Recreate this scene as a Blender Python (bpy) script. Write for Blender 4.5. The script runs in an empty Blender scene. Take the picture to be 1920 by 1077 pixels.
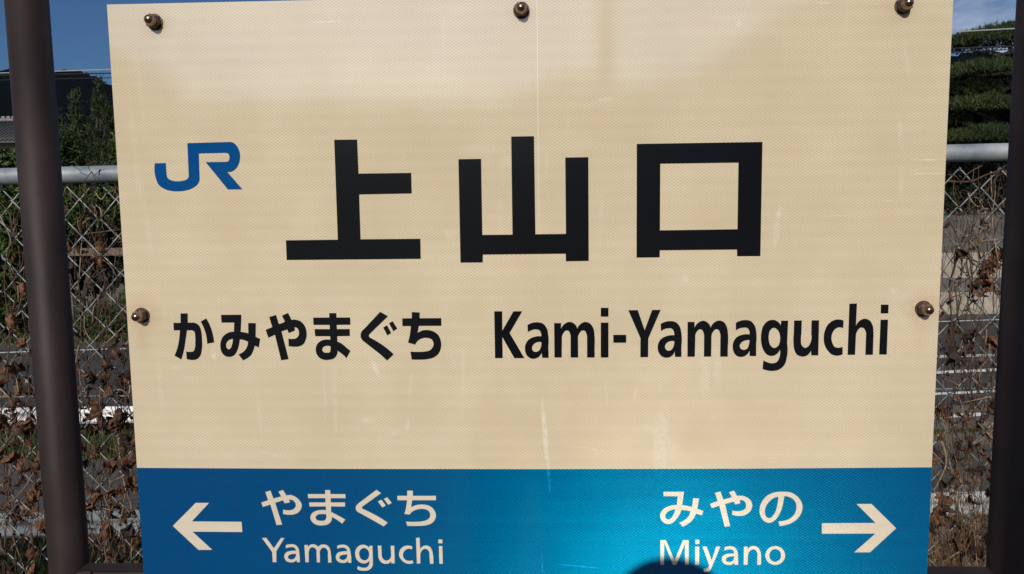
import bpy, bmesh, math, random
from mathutils import Vector, Matrix, noise
from mathutils.geometry import tessellate_polygon

S = bpy.context.scene
COL = S.collection
rad = math.radians

# ------------------------------------------------------------------ camera
F = 1450.0                                  # focal length in photo pixels (1920 wide)
CAM = Vector((0.016589, -0.943347, 1.55))
def _rot(a, b, c):
    return Matrix.Rotation(a, 3, 'Z') @ Matrix.Rotation(b, 3, 'X') @ Matrix.Rotation(c, 3, 'Y')
CM = _rot(rad(2.02295632), rad(-5.99348678), rad(0.70955996))
cd = bpy.data.cameras.new('camera'); cam = bpy.data.objects.new('camera', cd); COL.objects.link(cam)
cd.sensor_width = 36.0; cd.lens = F / 1920 * 36.0; cd.clip_start = 0.01; cd.clip_end = 6000
m3 = Matrix((CM.col[0], CM.col[2], -CM.col[1])).transposed()
cam.matrix_world = Matrix.Translation(CAM) @ m3.to_4x4()
S.camera = cam

def ray(px, py):
    return CM @ Vector(((px - 960) / F, 1.0, -(py - 538.5) / F))
def on_y(px, py, y):                        # photo pixel -> point in the vertical plane Y = y
    d = ray(px, py); return CAM + d * ((y - CAM.y) / d.y)
GZ = -3.05                                  # street level (the platform is 0)
def on_ground(px, py, z=GZ):
    d = ray(px, py); return CAM + d * ((z - CAM.z) / d.z)

# ------------------------------------------------------------------ light
SUN = ray(1265, 1130).normalized()          # travel direction of the sunlight (head shadow on the sign)
EL = math.asin(-SUN.z); AZ = math.atan2(-SUN.x, -SUN.y)
w = bpy.data.worlds.new('World'); S.world = w; w.use_nodes = True
nt = w.node_tree; nt.nodes.clear()
def N(t, typ, **k):
    n = t.nodes.new(typ)
    for a, b in k.items(): setattr(n, a, b)
    return n
sky = N(nt, 'ShaderNodeTexSky', sky_type='NISHITA', sun_disc=False, sun_elevation=EL, sun_rotation=AZ)
sky.altitude = 0; sky.air_density = 1.0; sky.dust_density = 1.0; sky.ozone_density = 10.0
tc = N(nt, 'ShaderNodeTexCoord')
sep = N(nt, 'ShaderNodeSeparateXYZ'); nt.links.new(tc.outputs['Generated'], sep.inputs[0])
add = N(nt, 'ShaderNodeMath', operation='ADD'); nt.links.new(sep.outputs[2], add.inputs[0]); add.inputs[1].default_value = 0.18
mx = N(nt, 'ShaderNodeMath', operation='MAXIMUM'); nt.links.new(add.outputs[0], mx.inputs[0]); mx.inputs[1].default_value = 0.05
dv = N(nt, 'ShaderNodeVectorMath', operation='DIVIDE'); nt.links.new(tc.outputs['Generated'], dv.inputs[0])
cmb = N(nt, 'ShaderNodeCombineXYZ')
for i in range(3): nt.links.new(mx.outputs[0], cmb.inputs[i])
nt.links.new(cmb.outputs[0], dv.inputs[1])
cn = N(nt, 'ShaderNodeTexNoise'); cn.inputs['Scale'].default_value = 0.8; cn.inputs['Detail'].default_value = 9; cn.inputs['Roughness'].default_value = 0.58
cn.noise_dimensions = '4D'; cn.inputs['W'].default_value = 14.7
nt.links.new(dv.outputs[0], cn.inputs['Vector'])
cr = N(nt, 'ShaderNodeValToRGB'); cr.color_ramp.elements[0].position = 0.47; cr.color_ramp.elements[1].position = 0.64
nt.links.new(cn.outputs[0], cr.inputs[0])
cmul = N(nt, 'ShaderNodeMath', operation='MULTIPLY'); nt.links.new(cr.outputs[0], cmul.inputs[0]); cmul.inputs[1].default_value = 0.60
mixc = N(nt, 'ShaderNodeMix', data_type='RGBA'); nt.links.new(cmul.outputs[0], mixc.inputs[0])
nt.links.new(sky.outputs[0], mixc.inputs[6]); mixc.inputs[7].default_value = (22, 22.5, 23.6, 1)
bg = N(nt, 'ShaderNodeBackground'); bg.inputs[1].default_value = 0.052
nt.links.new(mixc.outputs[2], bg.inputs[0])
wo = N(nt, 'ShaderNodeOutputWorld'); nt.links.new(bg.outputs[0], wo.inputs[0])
sl = bpy.data.lights.new('sun', 'SUN'); sl.energy = 3.6; sl.angle = rad(0.53); sl.color = (1.0, 0.93, 0.83)
sun = bpy.data.objects.new('sun', sl); COL.objects.link(sun)
sun.rotation_euler = SUN.to_track_quat('-Z', 'Y').to_euler()
S.view_settings.view_transform = 'Standard'; S.view_settings.look = 'None'
S.view_settings.exposure = 0.0; S.view_settings.gamma = 1.0; S.view_settings.use_curve_mapping = False
S.render.engine = 'CYCLES'; S.cycles.max_bounces = 6; S.cycles.transparent_max_bounces = 8

# ------------------------------------------------------------------ helpers
class MB:
    """collects faces that become ONE mesh object"""
    def __init__(s): s.v = []; s.f = []
    def add(s, v, f):
        o = len(s.v); s.v += [tuple(p) for p in v]; s.f += [tuple(i + o for i in q) for q in f]; return s
    def box(s, a, b):
        (x0, y0, z0), (x1, y1, z1) = a, b
        return s.add([(x0,y0,z0),(x1,y0,z0),(x1,y1,z0),(x0,y1,z0),(x0,y0,z1),(x1,y0,z1),(x1,y1,z1),(x0,y1,z1)],
                     [(0,3,2,1),(4,5,6,7),(0,1,5,4),(1,2,6,5),(2,3,7,6),(3,0,4,7)])
    def tube(s, pts, r, n=6, caps=True):
        pts = [Vector(p) for p in pts]; rs = r if isinstance(r, (list, tuple)) else [r] * len(pts)
        o = len(s.v); prev = None
        for i, p in enumerate(pts):
            t = (pts[min(i+1, len(pts)-1)] - pts[max(i-1, 0)]).normalized()
            if prev is None:
                a = t.cross(Vector((0.3, 1, 0.2))); a = a if a.length > 1e-3 else t.cross(Vector((1, 0, 0)))
            else: a = prev - t * prev.dot(t)
            a.normalize(); prev = a; b = t.cross(a)
            for k in range(n):
                h = 2 * math.pi * k / n; s.v.append(tuple(p + (a * math.cos(h) + b * math.sin(h)) * rs[i]))
        for i in range(len(pts) - 1):
            for k in range(n):
                k2 = (k + 1) % n
                s.f.append((o + i*n + k, o + i*n + k2, o + (i+1)*n + k2, o + (i+1)*n + k))
        if caps:
            s.f.append(tuple(o + k for k in range(n))[::-1]); e = o + (len(pts)-1)*n
            s.f.append(tuple(e + k for k in range(n)))
        return s
    def mesh(s, name, mat, smooth=False):
        me = bpy.data.meshes.new(name); me.from_pydata(s.v, [], s.f); me.update()
        for m in (mat if isinstance(mat, (list, tuple)) else [mat]): me.materials.append(m)
        if smooth: me.shade_smooth()
        return me
    def build(s, name, mat, parent=None, smooth=False):
        return obj(name, s.mesh(name, mat, smooth), parent)
def obj(name, me, parent=None):
    o = bpy.data.objects.new(name, me); COL.objects.link(o)
    if parent: o.parent = parent
    return o
def tag(o, label, cat, group=None, kind=None):
    o['label'] = label; o['category'] = cat
    if group: o['group'] = group
    if kind: o['kind'] = kind
    return o
def struct(o): o['kind'] = 'structure'; return o
def empty(name, loc=(0, 0, 0)):
    o = bpy.data.objects.new(name, None); COL.objects.link(o); o.location = loc; o.empty_display_size = 0.05; return o
def bevel(o, wd, seg=2):
    m = o.modifiers.new('bevel', 'BEVEL'); m.width = wd; m.segments = seg; m.limit_method = 'ANGLE'; return o

def mat(name, c, rough=0.7, metal=0.0, spec=0.5, var=0.0, scale=20.0, bump=0.0, c2=None, detail=4, bscale=None, stretch=(1,1,1)):
    """principled material; colour varies between c and c2 by noise, optional bump"""
    m = bpy.data.materials.new(name); m.use_nodes = True; t = m.node_tree
    p = t.nodes['Principled BSDF']
    p.inputs['Base Color'].default_value = (*c, 1); p.inputs['Roughness'].default_value = rough
    p.inputs['Metallic'].default_value = metal; p.inputs['Specular IOR Level'].default_value = spec
    if var or c2 or bump:
        co = N(t, 'ShaderNodeTexCoord'); mp = N(t, 'ShaderNodeMapping'); mp.inputs['Scale'].default_value = stretch
        t.links.new(co.outputs['Object'], mp.inputs[0])
    if var or c2:
        n = N(t, 'ShaderNodeTexNoise'); n.inputs['Scale'].default_value = scale; n.inputs['Detail'].default_value = detail
        t.links.new(mp.outputs[0], n.inputs['Vector'])
        rp = N(t, 'ShaderNodeValToRGB'); rp.color_ramp.elements[0].position = 0.33; rp.color_ramp.elements[1].position = 0.67
        if c2 is None: c2 = tuple(min(1, x * (1 + var)) for x in c); c = tuple(x * (1 - var) for x in c)
        rp.color_ramp.elements[0].color = (*c, 1); rp.color_ramp.elements[1].color = (*c2, 1)
        t.links.new(n.outputs[0], rp.inputs[0]); t.links.new(rp.outputs[0], p.inputs['Base Color'])
    if bump:
        n2 = N(t, 'ShaderNodeTexNoise'); n2.inputs['Scale'].default_value = bscale or scale * 4; n2.inputs['Detail'].default_value = 5
        t.links.new(mp.outputs[0], n2.inputs['Vector'])
        b = N(t, 'ShaderNodeBump'); b.inputs['Strength'].default_value = bump; b.inputs['Distance'].default_value = 0.01
        t.links.new(n2.outputs[0], b.inputs['Height']); t.links.new(b.outputs[0], p.inputs['Normal'])
    return m

# ------------------------------------------------------------------ sign sheeting (prismatic retroreflective film)
#   px, py, half width, half height in photo pixels, tilt deg, strength : wear marks on the face
SCUFF = [(1022,812,5,62,-4,.75),(1029,890,3.2,34,-3,.6),(1240,828,15,60,3,.42),(1222,806,18,7,20,.35),(1262,840,9,30,8,.2),
 (763,799,5,12,8,.5),(742,812,8,4,-30,.3),(690,789,15,7,0,.35),(487,780,3,46,-3,.25),(510,852,26,2,14,.35),(628,750,4,70,1,.25),(608,735,3,60,0,.2),
 (703,688,5,20,-22,.5),(770,720,3,30,8,.22),(868,700,4,60,0,.2),(1190,742,4,14,12,.35),(1137,738,2,24,-5,.25),(1322,700,10,42,0,.3),(1345,690,8,34,0,.22),
 (1110,842,26,2,10,.35),(1075,838,18,2,8,.3),(400,664,5,12,-6,.55),(406,650,9,6,0,.25),(1461,400,5,12,10,.45),(1455,438,6,26,6,.35),(1688,250,5,30,-8,.3),(1700,110,4,40,-10,.25),
 (1690,340,5,26,0,.3),(1678,545,9,5,20,.5),(1284,522,8,6,30,.5),(1385,45,6,6,0,.35),(1490,460,4,6,0,.2),
 (1745,300,34,.9,0,.9),(1742,326,34,.9,0,.8),(1663,377,12,.8,0,.7),(1568,405,22,.8,0,.6),(610,41,30,1,-1,.9),(1137,187,16,4,0,.5),(1140,206,9,1,0,.5),(1545,6,12,1,0,.7),
 (1085,1062,38,1.6,5,.7),(1017,1070,1.2,30,0,.5),(255,300,6,120,-3,.13),(276,420,5,70,-4,.17),(262,160,6,80,-3,.15),(300,720,5,60,0,.15),(1060,640,5,60,0,.1),(905,280,40,12,0,.14),(1090,268,36,8,0,.16),(845,440,14,8,0,.25),
 (940,350,6,110,3,.08),(640,560,60,6,0,.1),(1450,620,50,6,0,.08),(1700,560,30,8,0,.15),(330,690,14,5,0,.2)]
RUST = [(292,44,30,26,0,.45),(978,22,26,22,0,.32),(1692,12,30,24,0,.35),(268,590,34,34,0,.6),(1730,578,34,32,0,.6),(268,625,16,40,0,.3),(1729,612,16,40,0,.25)]

def ng_marks(name, marks, soft):
    g = bpy.data.node_groups.new(name, 'ShaderNodeTree')
    g.interface.new_socket('Vector', in_out='INPUT', socket_type='NodeSocketVector')
    g.interface.new_socket('Mask', in_out='OUTPUT', socket_type='NodeSocketFloat')
    gi = N(g, 'NodeGroupInput'); go = N(g, 'NodeGroupOutput'); last = None
    for (px, py, hx, hy, ang, st) in marks:
        c = on_y(px, py, 0) - Vector((0, 0, 1.55))
        k = 1.0 / 1535
        mp = N(g, 'ShaderNodeMapping', vector_type='TEXTURE')
        mp.inputs['Location'].default_value = c; mp.inputs['Rotation'].default_value = (0, rad(ang), 0)
        mp.inputs['Scale'].default_value = (hx * k * 1.3, 1.0, hy * k * 1.3)
        g.links.new(gi.outputs[0], mp.inputs[0])
        gr = N(g, 'ShaderNodeTexGradient', gradient_type='SPHERICAL'); g.links.new(mp.outputs[0], gr.inputs[0])
        mu = N(g, 'ShaderNodeMath', operation='MULTIPLY', use_clamp=True); g.links.new(gr.outputs[1], mu.inputs[0]); mu.inputs[1].default_value = soft
        m2 = N(g, 'ShaderNodeMath', operation='MULTIPLY'); g.links.new(mu.outputs[0], m2.inputs[0]); m2.inputs[1].default_value = st
        if last is None: last = m2
        else:
            mm = N(g, 'ShaderNodeMath', operation='MAXIMUM'); g.links.new(last.outputs[0], mm.inputs[0]); g.links.new(m2.outputs[0], mm.inputs[1]); last = mm
    g.links.new(last.outputs[0], go.inputs[0]); return g
NG_SCUFF = ng_marks('scuffs', SCUFF, 1.8); NG_RUST = ng_marks('rust', RUST, 1.0)

def sheeting(name, base, cell_light, cell_amount, scuff_col, scuff_amt, retro, retro_col, rough=0.085, marks=True, band=0.09, spec=0.5, tint=None, ior=1.5):
    m = bpy.data.materials.new(name); m.use_nodes = True; t = m.node_tree; L = t.links.new
    p = t.nodes['Principled BSDF']; out = t.nodes['Material Output']
    def MA(op, a, b=None, clamp=False):
        n = N(t, 'ShaderNodeMath', operation=op, use_clamp=clamp)
        for i, q in enumerate((a, b)):
            if q is None: continue
            if isinstance(q, (int, float)): n.inputs[i].default_value = q
            else: L(q, n.inputs[i])
        return n.outputs[0]
    def MIX(f, a, b):
        n = N(t, 'ShaderNodeMix', data_type='RGBA')
        for i, q in ((0, f), (6, a), (7, b)):
            if isinstance(q, (int, float)): n.inputs[i].default_value = q
            elif isinstance(q, tuple): n.inputs[i].default_value = (*q, 1)
            else: L(q, n.inputs[i])
        return n.outputs[2]
    co = N(t, 'ShaderNodeTexCoord').outputs['Object']
    sx = N(t, 'ShaderNodeSeparateXYZ'); L(co, sx.inputs[0]); X, Z = sx.outputs[0], sx.outputs[2]
    # slight wander of the film lattice
    wn = N(t, 'ShaderNodeTexNoise'); wn.inputs['Scale'].default_value = 14; wn.inputs['Detail'].default_value = 1; L(co, wn.inputs['Vector'])
    wob = MA('MULTIPLY', MA('SUBTRACT', wn.outputs[0], 0.5), 0.9)
    u = MA('ADD', MA('DIVIDE', X, 0.00535), wob); v = MA('DIVIDE', Z, 0.00365)
    a = MA('ABSOLUTE', MA('SUBTRACT', MA('FRACT', MA('ADD', u, v)), 0.5))
    b = MA('ABSOLUTE', MA('SUBTRACT', MA('FRACT', MA('SUBTRACT', u, v)), 0.5))
    line = MA('MAXIMUM', a, b)                       # 0.5 on the cell walls
    mr = N(t, 'ShaderNodeMapRange'); mr.inputs[1].default_value = 0.30; mr.inputs[2].default_value = 0.46; L(line, mr.inputs[0])
    cell = mr.outputs[0]
    # horizontal lamination streaks + large blotches
    mp = N(t, 'ShaderNodeMapping'); mp.inputs['Scale'].default_value = (1.6, 1, 70); L(co, mp.inputs[0])
    n1 = N(t, 'ShaderNodeTexNoise'); n1.inputs['Scale'].default_value = 1.0; n1.inputs['Detail'].default_value = 5; n1.inputs['Roughness'].default_value = .65; L(mp.outputs[0], n1.inputs['Vector'])
    n2 = N(t, 'ShaderNodeTexNoise'); n2.inputs['Scale'].default_value = 9; n2.inputs['Detail'].default_value = 3; L(co, n2.inputs['Vector'])
    n3 = N(t, 'ShaderNodeTexNoise'); n3.inputs['Scale'].default_value = 420; n3.inputs['Detail'].default_value = 2; L(co, n3.inputs['Vector'])
    st = MA('MULTIPLY', MA('SUBTRACT', n1.outputs[0], 0.5), band * 1.35)
    bl = MA('MULTIPLY', MA('SUBTRACT', n2.outputs[0], 0.5), band * 1.2)
    gr = MA('MULTIPLY', MA('SUBTRACT', n3.outputs[0], 0.5), band * 2.2)
    zj = MA('ADD', MA('MULTIPLY', Z, 2*math.pi/0.0165), MA('MULTIPLY', n2.outputs[0], 1.1))
    rib = MA('MULTIPLY', MA('MULTIPLY', MA('SINE', zj), MA('ADD', .4, n2.outputs[0])), band * .30)
    fac = MA('ADD', MA('ADD', MA('ADD', MA('ADD', st, bl), gr), rib), 1.0)
    sc = N(t, 'ShaderNodeVectorMath', operation='SCALE'); sc.inputs[0].default_value = base; L(fac, sc.inputs['Scale'])
    col = sc.outputs[0]
    if tint:                                          # slightly warmer and cooler patches of the aged film
        n4 = N(t, 'ShaderNodeTexNoise'); n4.inputs['Scale'].default_value = 26; n4.inputs['Detail'].default_value = 4; L(co, n4.inputs['Vector'])
        r4 = N(t, 'ShaderNodeMapRange'); r4.inputs[1].default_value = .5; r4.inputs[2].default_value = .72; L(n4.outputs[0], r4.inputs[0])
        col = MIX(MA('MULTIPLY', r4.outputs[0], .5), col, tint)
    vary = N(t, 'ShaderNodeMapRange'); vary.inputs[1].default_value = .3; vary.inputs[2].default_value = .7; vary.inputs[3].default_value = .5; vary.inputs[4].default_value = 1.15
    L(n2.outputs[0], vary.inputs[0])
    col = MIX(MA('MULTIPLY', MA('MULTIPLY', cell, vary.outputs[0]), cell_amount), col, cell_light)
    if marks:
        g1 = N(t, 'ShaderNodeGroup'); g1.node_tree = NG_SCUFF; L(co, g1.inputs[0])
        n5 = N(t, 'ShaderNodeTexNoise'); n5.inputs['Scale'].default_value = 160; n5.inputs['Detail'].default_value = 4; L(co, n5.inputs['Vector'])
        r5 = N(t, 'ShaderNodeMapRange'); r5.inputs[1].default_value = .32; r5.inputs[2].default_value = .62; L(n5.outputs[0], r5.inputs[0])
        msk = MA('MULTIPLY', MA('MULTIPLY', g1.outputs[0], r5.outputs[0]), scuff_amt)
        # sparse random fine scratches, mostly vertical smears
        mp6 = N(t, 'ShaderNodeMapping'); mp6.inputs['Scale'].default_value = (60, 1, 7); mp6.inputs['Rotation'].default_value = (0, .05, 0); L(co, mp6.inputs[0])
        n6 = N(t, 'ShaderNodeTexNoise'); n6.inputs['Scale'].default_value = 1; n6.inputs['Detail'].default_value = 5; L(mp6.outputs[0], n6.inputs['Vector'])
        r6 = N(t, 'ShaderNodeMapRange'); r6.inputs[1].default_value = .66; r6.inputs[2].default_value = .85; L(n6.outputs[0], r6.inputs[0])
        msk = MA('MAXIMUM', msk, MA('MULTIPLY', r6.outputs[0], .3 * scuff_amt))
        # joint line between two widths of film
        js = MA('SUBTRACT', X, on_y(1009, 260, 0).x)
        jl = MA('LESS_THAN', MA('ABSOLUTE', js), 0.00055)
        jz = N(t, 'ShaderNodeMapRange'); jz.inputs[1].default_value = -0.12; jz.inputs[2].default_value = .05; L(Z, jz.inputs[0])
        msk = MA('MAXIMUM', msk, MA('MULTIPLY', MA('MULTIPLY', jl, .42), jz.outputs[0]))
        col = MIX(msk, col, scuff_col)
        g2 = N(t, 'ShaderNodeGroup'); g2.node_tree = NG_RUST; L(co, g2.inputs[0])
        rm = MA('MULTIPLY', g2.outputs[0], MA('ADD', n5.outputs[0], .25))
        col = MIX(rm, col, (.46, .26, .12))
    L(col, p.inputs['Base Color']); p.inputs['Roughness'].default_value = rough
    p.inputs['Specular IOR Level'].default_value = spec; p.inputs['IOR'].default_value = ior
    mpb = N(t, 'ShaderNodeTexNoise'); mpb.inputs['Scale'].default_value = 7; mpb.inputs['Detail'].default_value = 2; L(co, mpb.inputs['Vector'])
    bp = N(t, 'ShaderNodeBump'); bp.inputs['Strength'].default_value = 0.12; bp.inputs['Distance'].default_value = 0.0012; L(mpb.outputs[0], bp.inputs['Height'])
    L(bp.outputs[0], p.inputs['Normal'])
    if retro:
        # corner-cube film: sends sunlight back along the incoming direction (microfacets facing the observer)
        ge = N(t, 'ShaderNodeNewGeometry'); gl = N(t, 'ShaderNodeBsdfGlossy'); gl.inputs['Roughness'].default_value = 0.315
        L(ge.outputs['Incoming'], gl.inputs['Normal']); gl.inputs['Color'].default_value = (*retro_col, 1)
        ms = N(t, 'ShaderNodeMixShader'); L(MA('MULTIPLY', MA('SUBTRACT', 1.0, MA('MULTIPLY', cell, .8)), MA('MULTIPLY', retro, MA('MULTIPLY', MA('ADD', .25, MA('MULTIPLY', n3.outputs[0], 1.5)), MA('ADD', .35, MA('MULTIPLY', MA('ADD', n1.outputs[0], n2.outputs[0]), .65))))), ms.inputs[0])
        L(p.outputs[0], ms.inputs[1]); L(gl.outputs[0], ms.inputs[2]); L(ms.outputs[0], out.inputs[0])
    return m

CREAM = sheeting('cream_sheeting', (.575, .478, .322), (.84, .75, .57), .62, (.88, .86, .80), .72,.020, (.95, .85, .65), tint=(.575, .445, .288), spec=.5, ior=2.4)
BLUE = sheeting('blue_sheeting', (.0002, .050, .165), (.0002, .036, .125), .5, (.01, .28, .55), .8, .039, (.0, .58, .92), tint=(.0002, .055, .155), band=.05, spec=.35)
BLACK = sheeting('black_vinyl', (.0035, .0045, .0065), (.0035, .0045, .0065), 0, (.06, .06, .07), .2, 0, None, rough=.2, band=.1, spec=.4, marks=False)
LOGO = sheeting('blue_vinyl', (.003, .062, .215), (.002, .05, .17), .3, (.1, .3, .5), .2, .01, (.02, .4, .8), band=.06, marks=False)
WHITE = sheeting('pale_vinyl', (.575, .505, .395), (.70, .645, .53), .3, (.8, .8, .78), .3, .03, (.95, .9, .8), band=.09, marks=False)
PAINT = mat('brown_paint', (.0145,.0092,.0094), .58, spec=.24, c2=(.033,.0215,.0212), scale=17, detail=9, bump=.06, bscale=55, stretch=(1,1,.45))
ALU = mat('aluminium_edge', (.42, .43, .40), .45, .8)
NUT = mat('tarnished_steel', (.20,.115,.072), .24, 1.0, c2=(.36,.26,.20), scale=160)
NUTHEX = mat('rusty_steel', (.030,.017,.011), .45, .12,c2=(.085,.052,.036), scale=240, bump=.2)

# ------------------------------------------------------------------ lettering outlines, traced as contours
def parse(s):
    pts = []
    for w_ in s.split():
        sm = w_.endswith('~'); x, y = w_.rstrip('~').split(','); pts.append((float(x), float(y), sm))
    return pts
def smooth_contour(pts, n=5):
    out = []; m = len(pts)
    def tan(i):
        (x0, y0, _), (x1, y1, _), (x2, y2, _) = pts[i-1], pts[i], pts[(i+1) % m]
        l1 = math.hypot(x1-x0, y1-y0) or 1e-6; l2 = math.hypot(x2-x1, y2-y1) or 1e-6
        wx = ((x1-x0)/l1*l2 + (x2-x1)/l2*l1)/(l1+l2); wy = ((y1-y0)/l1*l2 + (y2-y1)/l2*l1)/(l1+l2)
        h = math.hypot(wx, wy) or 1e-6
        return wx/h, wy/h
    for i in range(m):
        A, B = pts[i], pts[(i+1) % m]; out.append((A[0], A[1]))
        if not (A[2] or B[2]): continue
        L = math.hypot(B[0]-A[0], B[1]-A[1]); ch = ((B[0]-A[0])/L, (B[1]-A[1])/L)
        ta = tan(i) if A[2] else None; tb = tan((i+1) % m) if B[2] else None
        if ta is None: d = tb[0]*ch[0]+tb[1]*ch[1]; ta = (2*d*ch[0]-tb[0], 2*d*ch[1]-tb[1])
        if tb is None: d = ta[0]*ch[0]+ta[1]*ch[1]; tb = (2*d*ch[0]-ta[0], 2*d*ch[1]-ta[1])
        for k in range(1, n):
            q = k/n; h00 = 2*q**3-3*q*q+1; h10 = q**3-2*q*q+q; h01 = -2*q**3+3*q*q; h11 = q**3-q*q
            out.append((h00*A[0]+h10*L*ta[0]+h01*B[0]+h11*L*tb[0], h00*A[1]+h10*L*ta[1]+h01*B[1]+h11*L*tb[1]))
    return out
def plate(name, contours, y0, y1, mat_, parent, org=(0, 0), sc=1.0, centre=Vector((0, 0, 1.55))):
    """extruded flat figure on the sign face; contours are photo pixels carried onto the face plane"""
    loops = []
    for c in contours:
        pts = smooth_contour(parse(c)) if isinstance(c, str) else c
        loops.append([on_y(org[0] + x/sc, org[1] + y/sc, 0) - centre for x, y in pts])
    flat = [p for l in loops for p in l]; n = len(flat)
    tris = tessellate_polygon([[Vector((p.x, p.z, 0)) for p in l] for l in loops])
    v = [(p.x, y0, p.z) for p in flat] + [(p.x, y1, p.z) for p in flat]; f = []
    for t in tris:
        a, b, c = (flat[i] for i in t)
        if (b.x-a.x)*(c.z-a.z)-(b.z-a.z)*(c.x-a.x) < 0: t = t[::-1]
        f.append(tuple(t))                              # faces towards -Y
    o = 0
    for l in loops:
        m = len(l)
        for i in range(m): f.append((o+i, o+(i+1) % m, n+o+(i+1) % m, n+o+i))
        o += m
    b_ = MB().add(v, f); ob = b_.build(name, mat_, parent)
    bm = bmesh.new(); bm.from_mesh(ob.data); bm.normal_update(); bm.to_mesh(ob.data); bm.free()
    return ob

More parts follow.
